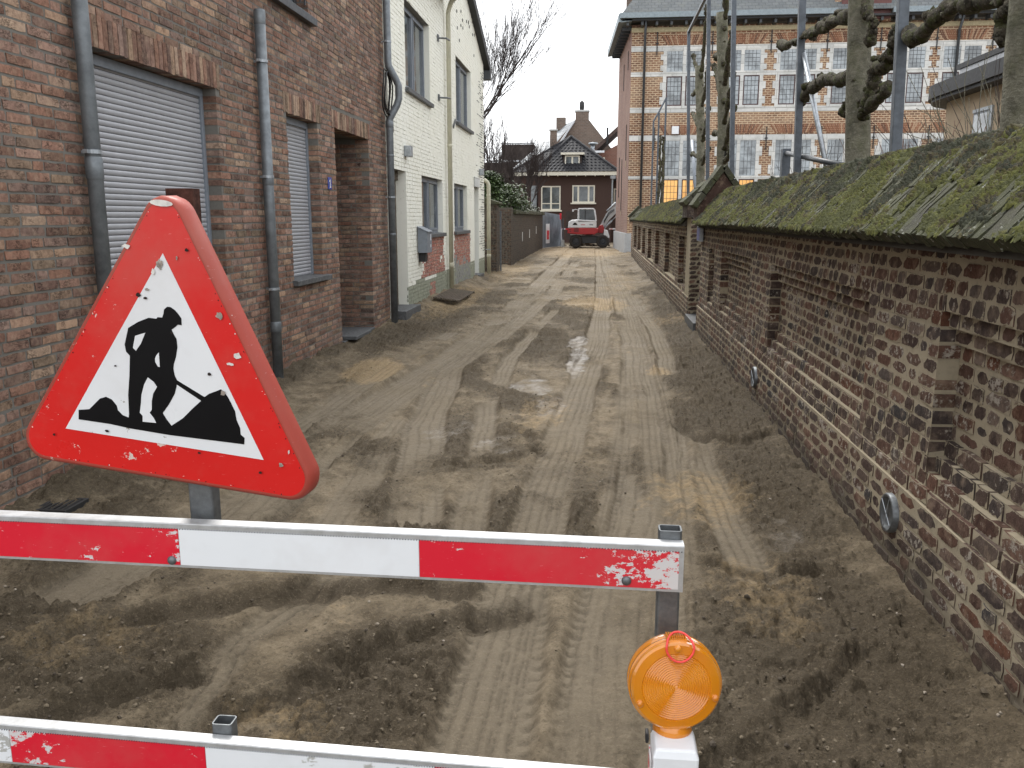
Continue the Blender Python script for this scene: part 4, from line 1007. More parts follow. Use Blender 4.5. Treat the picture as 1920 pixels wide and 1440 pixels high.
def lead_grid(x0, x1, z0, z1, y, par, n=4, m_=5):
    mb = MB()
    for i in range(1, n): xx = x0+(x1-x0)*i/n; mb.box(xx-.008, xx+.008, y-.006, y, z0, z1)
    for i in range(1, m_): zz = z0+(z1-z0)*i/m_; mb.box(x0, x1, y-.0065, y-.0005, zz-.008, zz+.008)
    obj('glazing_bars', mb, M['anthracite'], par)
for ci, cx_ in enumerate(CX):
    W = 1.37; mu = .07
    for (z0, z1, kind) in ((7.85,8.75,'u'),(6.42,7.66,'s'),(3.42,4.98,'u'),(1.6,3.28,'lit')):
        if cx_ > 14 and kind == 'lit': continue
        m = MB(); yf = YF-.03
        e = .15
        m.box(cx_-W/2-mu-e, cx_-W/2-mu, yf, YF+.06, z0, z1); m.box(cx_+W/2+mu, cx_+W/2+mu+e, yf, YF+.06, z0, z1)
        a0, a1 = cx_-W/2-mu, cx_+W/2+mu; mid = (a0+a1)/2
        # wider quoin stones, every other block, and the mullion
        for q_ in range(2): m.box(a0-e-.12, a0-e-.0005, yf, YF+.05, z0+(z1-z0)*(.05+.5*q_), z0+(z1-z0)*(.3+.5*q_)); m.box(a1+e+.0005, a1+e+.12, yf, YF+.05, z0+(z1-z0)*(.05+.5*q_), z0+(z1-z0)*(.3+.5*q_))
        m.box(mid-mu, mid+mu, yf-.002, YF+.06, z0, z1); m.box(a0-e, a1+e, yf-.003, YF+.06, z1+.0005, z1+.10); m.box(a0-e, a1+e, yf-.006, YF+.06, z0-.10, z0-.0005)
        w_ = obj('window', m, M['stone'], th)
        for p0, p1 in ((a0, mid-mu), (mid+mu, a1)):
            if kind == 's' or kind == 'lit':
                f = .05; bx('sash', simple('maroon_sash_paint', (.06,.018,.018), .5) if 'maroon_sash_paint' not in bpy.data.materials else bpy.data.materials['maroon_sash_paint'], w_, (p0,p1,YF-.014,YF-.002,z0,z0+f),(p0,p1,YF-.014,YF-.002,z1-f,z1),(p0,p0+f,YF-.0145,YF-.0022,z0+f,z1-f),(p1-f,p1,YF-.0145,YF-.0022,z0+f,z1-f))
            bx('pane', M['lit'] if kind == 'lit' and ci < 3 else M['glass_pale'], w_, (p0+.002, p1-.002, YF-.008, YF-.003, z0+.002, z1-.002))
            lead_grid(p0+.03, p1-.03, z0+.03, z1-.03, YF-.0085, w_, 4, 6 if kind != 'u' else 5)
    for z0, z1 in ((8.98,9.36),(5.24,5.62)):    # flat brick arches, fanned voussoirs
        m = MB(); n_ = 24; a0, a1 = cx_-.80, cx_+.80
        for i in range(n_):
            f = (i+.5)/n_; xx = a0+(a1-a0)*f; ln = (f-.5)*.5
            m.add([(xx-.025,YF-.016,z0),(xx+.025,YF-.016,z0),(xx+.027+ln,YF-.016,z1),(xx-.027+ln,YF-.016,z1),(xx-.025,YF,z0),(xx+.025,YF,z0),(xx+.027+ln,YF,z1),(xx-.027+ln,YF,z1)],
                  [(0,1,2,3),(0,4,5,1),(3,2,6,7),(1,5,6,2),(0,3,7,4)], R.random())
        obj('brick_arch', m, M['arch_brick'], th)
m = MB()
for xx in [2.4]+[c+1.17 for c in CX]:
    for z0 in (8.55, 4.55): m.box(xx-.02, xx+.02, YF-.06, YF-.03, z0, z0+.95); m.box(xx-.07, xx+.07, YF-.058, YF-.032, z0+.45, z0+.49)
obj('wall_anchor', m, M['slate_edge'], th, kind='stuff')
bx('soffit', M['slate_edge'], th, (XA-.45, XB, YF-.62, YF+.1, 9.86, 9.94))
for i in range(34):
    xx = XA-.2+i*.62
    bx('cornice_bracket', M['anthracite'], th, (xx-.05, xx+.05, YF-.5, YF-.001, 9.70, 9.858))
gm = simple('pale_blue_gutter', (.26,.31,.34), .6, .2)
bx('gutter', gm, th, (XA-.55, 9.75, YF-.76, YF-.60, 9.95, 10.16)); bx('gutter', gm, th, (12.0, XB, YF-.76, YF-.60, 9.95, 10.16))
m = MB(); x2 = sideX(47.4)
m.prism([(0,9.86),(0,9.96),(-.5,9.90),(-.5,9.80)], (XA-.02,YF-.62,0), (1,0,0), (0,0,1), (x2-XA, 8.0, 0)); m.prism([(-.50,9.80),(-.50,10.12),(-.58,10.12),(-.58,9.80)], (XA-.02,YF-.72,0), (1,0,0), (0,0,1), (x2-XA, 8.1, 0)); obj('side_eave', m, gm, th)
for i in range(11):
    yy_ = YF+.2+i*.66; bx('cornice_bracket', M['anthracite'], th, (sideX(yy_)-.42, sideX(yy_)-.001, yy_-.05, yy_+.05, 9.62, 9.79))
m = MB(); m.add([(XA-.5,YF-.62,10.12),(XB,YF-.62,10.12),(XB,YF+4,15.5),(XA+3.2,YF+4,15.5),(XA-.9,47.6,10.12),(XB,47.6,10.12)], [(0,1,2,3),(0,3,4),(4,3,2,5)])
obj('slate_roof', m, M['slate'], th)
dm = bx('dormer', M['hall_brick'], th, (9.72, 12.03, YF-.30, YF+3, 9.70, 12.6)); 
for a, b, n_ in ((9.98,10.74,'shutter'),(11.2,11.98,'shutter')): bx(n_, simple('oxblood_shutter_paint', (.12,.04,.035), .6), dm, (a, b, YF-.40, YF-.305, 9.78, 11.9), (a+.05, b-.05, YF-.42, YF-.40, 10.6, 10.68))
bx('pane', M['glass_pale'], dm, (10.76, 11.18, YF-.33, YF-.31, 9.9, 11.8))
m = MB(); m.tube([(1.87,YF-.12,.0),(1.87,YF-.12,9.3),(1.87,YF-.5,9.9)], .055, 8); tag(obj('downpipe', m, M['anthracite'], smooth=True), 'dark iron downpipe near the left corner of the big brick building', 'downpipe', 'dark downpipes on the big brick building')
m = MB(); m.tube([(14.9,YF-.12,.0),(14.9,YF-.12,9.3),(14.9,YF-.5,9.9)], .06, 8); tag(obj('downpipe', m, M['anthracite'], smooth=True), 'dark iron downpipe of the big brick building above the tan house', 'downpipe', 'dark downpipes on the big brick building')
bx('chimney', M['gable_brick'], th, (1.15, 2.1, 43.5, 44.6, 10.6, 13.5))
for yy_, za, zb in ((41.2,4.2,5.8),(43.5,1.9,4.4),(41.2,8.2,9.0),(43.5,7.6,8.8),(45.2,2.6,4.6)): bx('anchor_slot', M['slate_edge'], th, (sideX(yy_)-.03, sideX(yy_), yy_-.05, yy_+.05, za, zb))
for yy_, z in ((41.3,3.9),(43.6,1.7),(45.4,2.35)): bx('corner_stone', M['tan_render'], th, (sideX(yy_)-.012, sideX(yy_)+.0, yy_-.3, yy_+.3, z, z+.28))
# alarm box
bx('alarm_box', M['box_white'], th, (3.15, 3.45, YF-.16, YF-.035, 5.22, 5.55))

# tan rendered house with curved dark roof edge, its long side runs along the street at x = 7
tn = thing('tan_house', 'low tan rendered house with rounded corner and black roof edge behind the mossy wall', 'house', (8.5, 16, 0))
def rounded(off, x0=7.0, y1=20.2, r=1.6):
    P = [(x0-off, 8), ]
    for i in range(13):
        a = math.pi-math.pi/2*i/12; P.append((x0+r+(r+off)*math.cos(a), y1-r+(r+off)*math.sin(a)))
    return P[::-1]+[]
def rprism(off, z0, z1, name, mat, par):
    P = rounded(off); poly = [(13, 20.2+off)]+P+[(13, 8)]; m = MB(); m.prism(poly, (0,0,z0), (1,0,0), (0,1,0), (0,0,z1-z0)); return obj(name, m, mat, par)
rprism(0, -.1, 3.93, 'wall', M['tan_render'], tn); rprism(.30, 3.90, 3.96, 'soffit', M['slate_edge'], tn); rprism(.36, 3.965, 4.22, 'roof_edge', M['slate_edge'], tn)
rprism(.10, 4.225, 4.27, 'flat_roof', M['far_slate'], tn)
m = MB(); m.prism([(0,0),(.5,.0),(2.6,1.3),(2.6,1.5),(.3,.12)], (7.0,8,4.28), (1,0,0), (0,0,1), (0,10.2,0)); obj('upper_roof', m, M['slate_edge'], tn)
bx('flashing', M['lead'], tn, (6.93, 6.99, 8, 18.2, 4.30, 4.42)); bx('ridge_board', M['slate_edge'], tn, (6.9, 6.99, 8, 18.3, 4.425, 4.52))
bx('window', M['frame_grey'], tn, (6.985, 7.05, 16.75, 17.5, 2.3, 3.52)); bx('window_frame', M['zinc_light'], tn, (6.965, 7.0, 16.68, 16.75, 2.3, 3.58), (6.965, 7.0, 16.75, 17.5, 3.52, 3.58)); bx('pane', M['glass_pale'], tn, (6.978, 6.984, 16.8, 17.45, 2.35, 3.48))

# ------------------------------------------------------------ houses at the end of the street
YB = 57.0
bh = thing('corner_house', 'dark brown house with black tiled hipped roof and cream windows at the street end', 'house', (-2, 59, 0))
m = MB(); m.prism([(-5.2,58.0),(-3.85,YB),(.82,YB),(.82,64),(-5.2,64)], (0,0,-.1), (1,0,0), (0,1,0), (0,0,4.5)); obj('wall', m, M['brown_render'], bh)
bx('eaves_board', M['white_paint'], bh, (-4.15, 1.15, YB-.48, YB-.42, 4.27, 4.50)); 
m = MB(); m.prism([(0,0),(.06,0),(.06,.22),(0,.22)], (-4.15,YB-.48,4.28), (0,1,0), (0,0,1), (-1.5,1.15,0)); obj('eaves_board', m, M['white_paint'], bh)
bx('soffit', M['dark_flat'], bh, (-4.1, 1.1, YB-.41, YB+.0, 4.30, 4.34))
for i in range(9): bx('rafter_end', M['white_paint'], bh, (-3.9+.6*i, -3.83+.6*i, YB-.40, YB-.003, 4.22, 4.298))
AP = np.array([-1.95, 60.2, 6.95]); E0 = np.array([-4.2, YB-.5, 4.5]); E1 = np.array([1.2, YB-.5, 4.5]); E2 = np.array([-5.8, YB+.75, 4.5]); E3 = np.array([-5.8, 64, 4.5]); E4 = np.array([1.2, 64, 4.5])
def tiled(par, A, B, C, D, n, mat, step=.03, name='roof_tiles'):
    """roof slope A-B (eave) to D-C (top) as overlapping courses, every tile a little proud"""
    m = MB(); nrm = np.cross(B-A, D-A); nrm = nrm/np.linalg.norm(nrm)
    if nrm[2] < 0: nrm = -nrm
    for i in range(n):
        f0, f1 = i/n, (i+1)/n+.02
        a, b = A+(D-A)*f0, B+(C-B)*f0; c, d = B+(C-B)*min(f1, 1), A+(D-A)*min(f1, 1)
        L = np.linalg.norm(b-a); k = max(1, int(L/.26))
        for j in range(k):
            p0, p1 = a+(b-a)*j/k, a+(b-a)*(j+1)/k; q1, q0 = d+(c-d)*(j+1)/k, d+(c-d)*j/k
            o_ = nrm*step; mid = (p0+p1)/2+nrm*(step+.035); midq = (q0+q1)/2+nrm*.03
            m.add([tuple(p0+o_*.6), tuple(mid), tuple(p1+o_*.6), tuple(q1), tuple(midq), tuple(q0), tuple(p0), tuple(p1)], [(0,1,4,5),(1,2,3,4),(6,7,2,1,0)], R.random())
    return obj(name, m, mat, par, kind='stuff')
tiled(bh, E0, E1, AP+np.array([.05,0,0]), AP-np.array([.05,0,0]), 12, M['roof_tile'])
tiled(bh, E2, E0, AP, AP-np.array([.06,0,0]), 12, M['roof_tile'])
m = MB(); m.add([tuple(p) for p in (E2, E3, E4, E1, AP)], [(0,1,4),(1,2,4),(2,3,4)]); obj('rear_roof', m, M['roof_tile'], bh)
for a, b in ((E0, AP), (E1, AP), (E2, AP)):
    m = MB(); m.tube([tuple(a+(b-a)*t+np.array([0,0,.05])) for t in np.linspace(0, 1, 14)], [.09+.012*(i % 2) for i in range(14)], 8); obj('hip_ridge', m, M['roof_tile'], bh)
def cwin(par, x0, x1, z0, z1, divs, y=YB, mat=M['white_paint'], f=.08, bar=None, sill_=True):
    m = MB(); m.box(x0, x1, y-.05, y+.01, z1-f, z1); m.box(x0, x1, y-.05, y+.01, z0, z0+f); xs_ = [x0]+divs+[x1]
    for xx in xs_[1:-1]: m.box(xx-f*.7, xx+f*.7, y-.052, y+.01, z0+f, z1-f)
    m.box(x0, x0+f, y-.051, y+.01, z0+f, z1-f); m.box(x1-f, x1, y-.051, y+.01, z0+f, z1-f)
    if bar: m.box(x0+f, x1-f, y-.048, y+.01, bar-.03, bar+.03)
    if sill_: m.box(x0-.1, x1+.1, y-.12, y, z0-.09, z0-.002)
    w_ = obj('window', m, mat, par)
    for a, b in zip(xs_[:-1], xs_[1:]): bx('pane', M['glass'], w_, (a+.03, b-.03, y-.02, y-.012, z0+f*.8, z1-f*.8))
    return w_
cwin(bh, -1.72, -.26, 2.55, 3.66, [-1.33, -.66]); cwin(bh, -4.1+.35, -2.48, 2.08, 3.62, [-3.1], bar=2.5)
m = MB()
u_ = Vector((-1.35, 1.0, 0)).normalized(); m.obox(Vector((-4.05,YB+.1,2.85))+u_*.22+Vector((0,-.06,0)), tuple(u_), (0,0,1), (-u_.y*-1,u_.x*-1,0), .24, .8, .03); obj('window', m, M['glass'], bh)
dn = bx('dormer', M['dark_flat'], bh, (-2.35, -1.15, YB+.35, YB+3, 4.85, 5.6)); bx('dormer_roof', M['white_paint'], dn, (-2.5, -.98, YB+.12, YB+3, 5.605, 5.74)); cwin(bh, -2.24, -1.28, 4.86, 5.56, [-1.76], YB+.345, sill_=True)
bx('chimney', M['gable_brick'], bh, (-3.35, -2.9, 59.6, 60.1, 5.6, 7.35)); bx('chimney_cap', M['stone'], bh, (-3.42, -2.83, 59.53, 60.17, 7.352, 7.44))
m = MB(); m.tube([(.95,YB-.3,4.15),(.85,YB-.25,4.0),(.85,YB-.15,2.4)], .05, 8); m.box(.72,1.05,YB-.5,YB-.2,4.05,4.24); obj('rainwater_pipe', m, M['zinc_light'], bh)
bx('arch_panel', M['dark_flat'], bh, (-2.1, -1.2, YB-.02, YB-.005, .2, 2.0))
an = thing('side_annex', 'narrow dark brown annex with small window right of the black roofed house', 'annex', (1.6, 60, 0))
bx('wall', M['brown_render'], an, (.83, 2.6, 58.6, 63, -.1, 4.0)); bx('flat_roof', M['slate_edge'], an, (.8, 2.7, 58.4, 63, 4.0, 4.2)); cwin(an, .98, 1.5, 2.5, 3.5, [], 58.6)
m = MB(); m.lathe([(.0,0),(.13,0),(.13,1.0),(.13,1.01)], (-.35,60.8,5.0), (.0,0,1), 12); m.tube([(-.35,60.8,5.9),(-.5,60.8,6.2),(-.45,60.8,6.5)], .13, 10); m.lathe([(.0,.22),(.3,.18),(.34,.1),(.15,0)], (-.45,60.8,6.45), (0,0,1), 16)
tag(obj('flue_pipe', m, M['zinc_light'], smooth=True), 'shiny metal flue with round cowl beside the black tiled roof', 'flue')
g2 = thing('gable_house', 'pale brown brick gable house with tall chimney behind the black tiled roof', 'house', (-2, 74, 0))
m = MB(); m.prism([(-4.4,0),(1.6,0),(1.6,6.3),(-.9,9.35),(-2.0,9.35),(-4.4,6.6)], (0,72,0), (1,0,0), (0,0,1), (0,.4,0)); obj('gable_wall', m, M['gable_brick'], g2)
bx('chimney', M['gable_brick'], g2, (-2.0,-.92,72,72.8,9.352,10.0)); bx('chimney_cap', M['stone'], g2, (-2.06,-.86,71.95,72.85,10.002,10.12)); m = MB(); m.lathe([(.0,.75),(.1,.75),(.2,.6),(.2,.15),(.14,0)], (-1.5,72.4,10.12), (0,0,1), 12); obj('chimney_pot', m, M['black'], g2, True)
tiled(g2, np.array([-7.0,69.5,5.3]), np.array([-4.35,70.8,5.3]), np.array([-2.0,72.3,9.4]), np.array([-3.6,78,9.4]), 10, M['far_slate'], name='roof_slates')
m = MB(); m.add([(-7.0,69.5,5.2),(-7.6,80,5.2),(-3.6,80,9.35),(-3.6,78,9.35),(-2.0,72.3,9.35),(1.6,72.3,6.2),(1.6,80,6.2)], [(0,1,2,3),(4,5,6,2,3)]); obj('rear_roof', m, M['far_slate'], g2)
m = MB(); m.obox((-3.25,71.3,7.45), (2.35/4.7,.3,4.05/4.7*.9), (.3,-.9,0), (-.86,-.1,.5), 2.3, .08, .05); obj('verge_flashing', m, M['lead'], g2)
bx('front_wall', M['dark_flat'], g2, (-7.0,-4.3,70.2,71,0,5.2)); bx('gutter_board', M['white_paint'], g2, (-6.6,-3.6,69.3,69.4,5.05,5.3)); bx('white_dormer', M['box_white'], g2, (-5.7,-4.6,69.2,69.28,3.6,5.0)); bx('small_chimney', M['gable_brick'], g2, (-3.7,-2.9,75,75.6,8.9,9.9))
bx('vent_post', M['black'], g2, (-.48,-.38,71.8,71.9,6.4,7.6)); bx('vent_post', M['box_white'], g2, (-2.35,-2.25,71.8,71.9,6.4,7.3))
g3 = thing('red_house', 'red brick house with brown tiled roof squeezed beside the big brick building', 'house', (1, 68, 0))
m = MB(); m.prism([(-.1,0),(3.2,0),(3.2,8),(1.3,6.9),(-.1,6.2)], (0,66,0), (1,0,0), (0,0,1), (0,5,0)); obj('wall', m, M['red_brick_far'], g3)
m = MB(); m.prism([(-.9,0),(3.0,3.55),(3.0,3.85),(-1.0,.22)], (0,65.6,5.9), (1,0,0), (0,0,1), (0,6,0)); obj('roof', m, M['far_tile'], g3)
bx('white_edge', M['box_white'], g3, (-.35, .35, 65.3, 65.6, 6.3, 6.45)); cwin(g3, .05, .40, 4.6, 6.0, [], 65.98, f=.06, sill_=False); bx('stack', M['black'], g3, (.48,.62,65.5,65.7,6.9,8.1))
fl = thing('flat_block', 'dark brown flat roofed block with pale roof rail behind the bare trees', 'building', (-8, 77, 0))
bx('lower_wall', M['dark_flat'], fl, (-14, -5.0, 76, 84, 0, 6.3)); bx('upper_wall', M['dark_flat'], fl, (-8.4, -5.6, 75.5, 82, 5.0, 7.75)); bx('roof_edge', M['lead'], fl, (-9.5, -5.3, 75.3, 75.45, 6.3, 6.45)); bx('roof_edge', M['lead'], fl, (-8.45, -5.55, 75.35, 75.48, 7.76, 7.9))

# ------------------------------------------------------------ garden wall, piers, fence and plants on the left
def garden(name, label, x0, x1, y0, y1, z, capname=None):
    t = thing(name, label, 'wall' if 'wall' in name else 'pier', ((x0+x1)/2, y0, 0)); b = Bricks(VP)
    for k in range(-1, int(z/.075)):
        zc = k*.075+.0375
        for a, c in run(y1-y0, R, .21, .1, .014, .2, (k % 2)*.1): b.put((x1, y0+(a+c)/2, zc), (0,1,0), (0,0,1), (1,0,0), c-a, .06, .04)
        for a, c in run(x1-x0-.02, R, .21, .1, .014, .2, (k % 2)*.1): b.put((x0+.01+(a+c)/2, y0, zc), (1,0,0), (0,0,1), (0,-1,0), c-a, .06, .04)
    b.build('brick', M['brick_g'], t, 0, 'wall_bricks'); bx('mortar_wall', M['mortar_g'], t, (x0, x1-.006, y0+.006, y1, -.1, z)); return t
p1 = garden('gate_pier', 'dark mossy brick pier with stone cap next to the short cream pipe', -3.75, -2.95, 25.2, 25.9, 1.98)
m = MB(); m.prism([(-.48,0),(.48,0),(.48,.05),(0,.2),(-.48,.05)], (-3.35,25.1,1.985), (1,0,0), (0,0,1), (0,.9,0)); obj('cap', m, M['coping'], p1)
bx('iron_post', M['galv'], p1, (-2.949, -2.90, 25.95, 26.0, -.05, 1.8))
p2 = garden('gate_pier', 'dark brick pier where the low street garden wall begins, without cap', -3.55, -2.93, 29.2, 29.9, 1.93)
gl = garden('old_street_wall', 'long weathered brown brick wall under overhanging shrubs on the left', -3.2, -2.93, 29.95, 46.0, 1.72)
for i in range(8):
    m = MB(); y0 = 30+i*2.0; m.box(-3.3, -2.82+R.uniform(-.02, .02), y0, y0+1.9, 1.725, 1.84+R.uniform(-.02, .06)); obj('coping_slab', m, M['coping'], gl, bevel=.02)
for yy_, z in ((33.5,.7),(37,.75),(41,.85)): bx('patch', M['stone'], gl, (-2.935,-2.92,yy_,yy_+.16,z,z+.35))
gf = thing('site_fence', 'leaning grey site fence panels with white and red notice at the far garden wall', 'fence', (-2.6, 46.5, 0))
m = MB(); m.add([(-2.93,46.2,.0),(-2.05,49.8,.0),(-2.2,49.8,1.75),(-2.93,46.2,1.9)], [(0,1,2,3)])
for i in range(14):
    f = i/13; m.tube([(-2.93+.88*f, 46.2+3.6*f-.03, .02), (-2.93+.75*f, 46.2+3.6*f-.03, 1.88-.13*f)], .03, 5)
obj('panel', m, simple('grey_sheet_metal', (.27,.30,.34), .5, .4, .15, 3), gf)
m = MB(); m.obox((-2.72,46.95,.75), (.24,.97,0), (0,0,1), (.97,-.24,0), .32, .52, .012); obj('notice', m, M['box_white'], gf)
m = MB(); m.obox((-2.70,46.93,.68), (.24,.97,0), (0,0,1), (.97,-.24,0), .16, .24, .014); obj('notice_print', m, M['bar_red'], gf)
bx('post', M['anthracite'], gf, (-2.05,-1.97,49.9,49.98,0,1.55)); bx('red_flag', M['bar_red'], gf, (-2.2,-2.1,49.7,49.72,1.5,1.85)); bx('white_post', M['box_white'], gf, (-2.12,-2.06,49.6,49.65,.15,.95))
tp = thing('barrier_tape', 'red and white barrier tape strung at knee height by the excavator', 'tape', (-1.9, 50, 1))
for i in range(5):
    bx('tape_band', M['bar_red'] if i % 2 == 0 else M['box_white'], tp, (-2.28+.2*i, -2.08+.2*i-.001, 50.0, 50.01, .93-.01*i, 1.01-.01*i))
for i in range(2):
    bx('tape_band', M['bar_red'] if i % 2 == 0 else M['box_white'], tp, (.62+.2*i, .82+.2*i-.001, 50.0, 50.01, .93, 1.01))

def leaf_cloud(name, centers, n, size, mat, parent, seed, flat=.6):
    rg = random.Random(seed); m = MB()
    for _ in range(n):
        c, r_ = rg.choice(centers); d = Vector((rg.gauss(0,1), rg.gauss(0,1), rg.gauss(0,1))).normalized()*(r_*rg.uniform(.55, 1.08))
        p = Vector(c)+Vector((d.x, d.y, d.z*.8)); s = size*rg.uniform(.6, 1.3)
        u = Vector((rg.uniform(-1,1), rg.uniform(-1,1), rg.uniform(-flat,flat*.4))).normalized(); v = u.cross(Vector((rg.uniform(-.4,.4), rg.uniform(-.4,.4), 1))).normalized()
        m.add([tuple(p), tuple(p+u*s*.5+v*s*.22), tuple(p+u*s), tuple(p+u*s*.5-v*s*.22)], [(0,1,2,3)], rg.random())
    return obj(name, m, mat, parent, kind='stuff')
def branchy(m, p, d, L, r, depth, rg, spread=.5, droop=0.0, upb=.25, taper=.7, minr=.004, kids=(2,4)):
    pts = [p]; rr = [r]; q_ = Vector(p); dd = Vector(d).normalized(); n_ = 4 if depth > 1 else 3
    for i in range(n_):
        dd = (dd+Vector((rg.uniform(-1,1), rg.uniform(-1,1), rg.uniform(-1,1)))*.16+Vector((0,0,upb*.18))).normalized()
        q_ = q_+dd*L/n_; pts.append(tuple(q_)); rr.append(max(minr, r*(1-(1-taper)*(i+1)/n_)))
    m.tube(pts, rr, 6 if depth > 2 else (4 if depth > 1 else 3), False)
    if depth <= 0: return
    for k in range(rg.randint(*kids)):
        f = rg.uniform(.3, 1.0); i = min(int(f*n_), n_-1); b = Vector(pts[i])+(Vector(pts[i+1])-Vector(pts[i]))*(f*n_-i)
        nd_ = (dd+Vector((rg.gauss(0,1), rg.gauss(0,1), rg.gauss(0,.7)))*spread+Vector((0,0,upb))).normalized()
        branchy(m, tuple(b), nd_, L*rg.uniform(.55,.8), rr[i]*.6, depth-1, rg, spread, droop, upb, taper, minr, kids)
    branchy(m, pts[-1], dd, L*.75, rr[-1], depth-1, rg, spread, droop, upb, taper, minr, kids)
def bare_tree(x, y, h, r, label, seed, depth=5, lean=(0,0), spread=.42, kids=(2,4), minr=.006, mat=M['bark_far'], group='bare winter trees', cat='tree', first=.3):
    t = thing('bare_tree', label, cat, (x, y, 0), group); rg = random.Random(seed)
    m = MB(); top = (x+lean[0]*h*first, y+lean[1]*h*first, h*first); m.tube([(x,y,-.1),((x+top[0])/2,(y+top[1])/2,h*first*.5),top], [r,r*.85,r*.75], 8); obj('trunk', m, mat, t, True)
    m = MB()
    for k in range(5):
        a = k*1.256+rg.uniform(-.3,.3); branchy(m, top, (math.cos(a)*.55+lean[0], math.sin(a)*.55+lean[1], 1), h*.26, r*.5, depth, rg, spread, 0, .3, .65, minr, kids)
    obj('crown', m, mat, t, kind='stuff'); return t
bare_tree(-6.1, 33, 11.0, .10, 'tall bare tree whose twigs fan out beside the cream gable', 3, 5, (.02,0), .30, (2,3), .0055, first=.24)
bare_tree(-4.9, 38, 6.0, .10, 'medium bare tree rising just behind the laurel shrub', 8, 4, (.02,0), .36, (2,3), .006)
bare_tree(-4.2, 49, 5.8, .09, 'slim bare tree in front of the brown house corner', 12, 4, (.02,0), .34, (2,3), .007)
bare_tree(-4.9, 54, 6.4, .08, 'thin bare tree in front of the far flat block', 21, 4, (.0,0), .36, (2,3), .008)
bare_tree(-7.2, 44, 7.5, .12, 'bushy bare tree behind the cream house', 27, 4, (.0,0), .38, (2,3), .008)
ls = thing('laurel_shrub', 'glossy dark green laurel overhanging the dark gate piers', 'shrub', (-3.9, 30, 0))
m = MB(); 
for k in range(6): m.tube([(-3.9,30.6,0),(-3.9+R.uniform(-.5,.5),30.6+R.uniform(-.5,.8),1.8)], [.05,.02], 5)
obj('stems', m, M['bark_far'], ls)
cs = [((-4.0+.9*math.cos(a)*f, 31.0+1.6*math.sin(a)*f, 2.05+hh), .42) for a in np.linspace(0, 6.2, 9) for f, hh in ((.9,.0),(.6,.5),(.2,.85))]+[((-2.95,31.6,2.35),.38),((-2.9,33.2,2.1),.34),((-3.1,32.6,2.6),.4)]
leaf_cloud('leaves', cs, 11000, .13, M['laurel'], ls, 4)
iv = thing('ivy_bush', 'tangled dark ivy bush over the end of the street wall', 'shrub', (-3.1, 42, 1.7))
leaf_cloud('leaves', [((-3.2,35.5+i*1.1,1.85+.12*math.sin(i*2)), .28) for i in range(9)], 3800, .09, M['ivy'], iv, 9)

# ------------------------------------------------------------ pollarded plane trees and steel frames behind the wall
XT = 2.8
def knobby(m, pts, r0, r1, rg, knob=.5, nseg=5):
    P = []
    for a, b in zip(pts[:-1], pts[1:]):
        for i in range(nseg): P.append(tuple(Vector(a)+(Vector(b)-Vector(a))*i/nseg))
    P.append(pts[-1]); n_ = len(P)
    P = [tuple(Vector(p)+Vector((rg.uniform(-1,1), rg.uniform(-1,1), rg.uniform(-1,1)))*r0*.32) for p in P]
    m.tube(P, [(r0+(r1-r0)*i/n_)*(1+rg.uniform(-.38,.42)) for i in range(n_)], 10)
    for p in P[1:]:
        if rg.random() < knob:
            rr = (r0+r1)/2; a = rg.uniform(0, 6.28)
            off = Vector((rg.uniform(-.8,.3), math.cos(a), math.sin(a)))*rr*.8; c = Vector(p)+off
            for q_ in range(4): m.blob(tuple(c+Vector((rg.uniform(-1,1), rg.uniform(-1,1), rg.uniform(-1,1)))*rr*.5), rr*rg.uniform(.3,.8), (1,1,1), .4, 0, rg)
def plane_tree(y, r, top, label, branches, seed, rb=.05):
    t = thing('plane_tree', label, 'tree', (XT, y, 0), 'pollarded plane trees in the garden'); rg = random.Random(seed)
    m = MB(); zs = np.linspace(-.1, top, 26); m.tube([(XT-.045*max(0, z-2)+.015*math.sin(z*1.7+seed), y+.02*math.sin(z*1.3+seed), z) for z in zs], [r*(1.22-.22*min(1, z/3))*(1+rg.uniform(-.035,.045)) for z in zs], 22)
    obj('trunk', m, M['bark_plane'], t, True)
    m = MB()
    for q_ in range(16):
        z = rg.uniform(1.6, top-.2); a = rg.uniform(0, 6.28); cx_ = XT-.045*max(0, z-2)+math.cos(a)*r*.93; m.blob((cx_, y+math.sin(a)*r*.93, z), r*rg.uniform(.16, .34), (1,1,.55), .3, 0, rg)
    obj('knot', m, M['bark_knob'], t, kind='stuff')
    for pts in branches:
        m = MB(); r0 = rb*(1.25 if len(pts) > 5 else 1)
        knobby(m, [(XT-.045*max(0, q_[1]-2), q_[0]*.985, q_[1]) for q_ in pts], r0, r0*.85, rg, .55)
        e = pts[-1]; 
        for q_ in range(6): m.blob((XT-.045*max(0, e[1]-2)+rg.uniform(-.03,.03), e[0]*.985+rg.uniform(-.05,.05), e[1]+rg.uniform(-.05,.05)), r0*rg.uniform(.8,1.3), (1,1,1), .3, 0, rg)
        obj('branch', m, M['bark_knob'], t, True)
plane_tree(9.9, .125, 5.2, 'pale plane tree trunk between the two nearest steel posts, with knobbly arms', [
 [(10.45,3.77),(11.4,3.89),(12.05,3.92),(12.6,4.0),(13.4,4.04),(14.2,4.16)],
 [(10.3,3.12),(11.0,3.18),(11.6,3.29),(12.0,3.26),(12.5,3.23),(12.75,3.19)],
 [(9.85,2.72),(9.59,2.87),(9.52,2.99),(9.52,3.09),(9.14,3.06),(9.05,3.14),(8.9,3.22),(8.75,3.26)],
 [(9.9,2.66),(9.48,2.76),(9.25,2.79),(9.09,2.81)],
 [(10.2,3.95),(9.95,3.80),(9.8,3.66),(9.66,3.53),(9.72,3.40)],
 [(10.3,2.95),(10.5,2.86),(10.55,2.78)]], 5, .052)
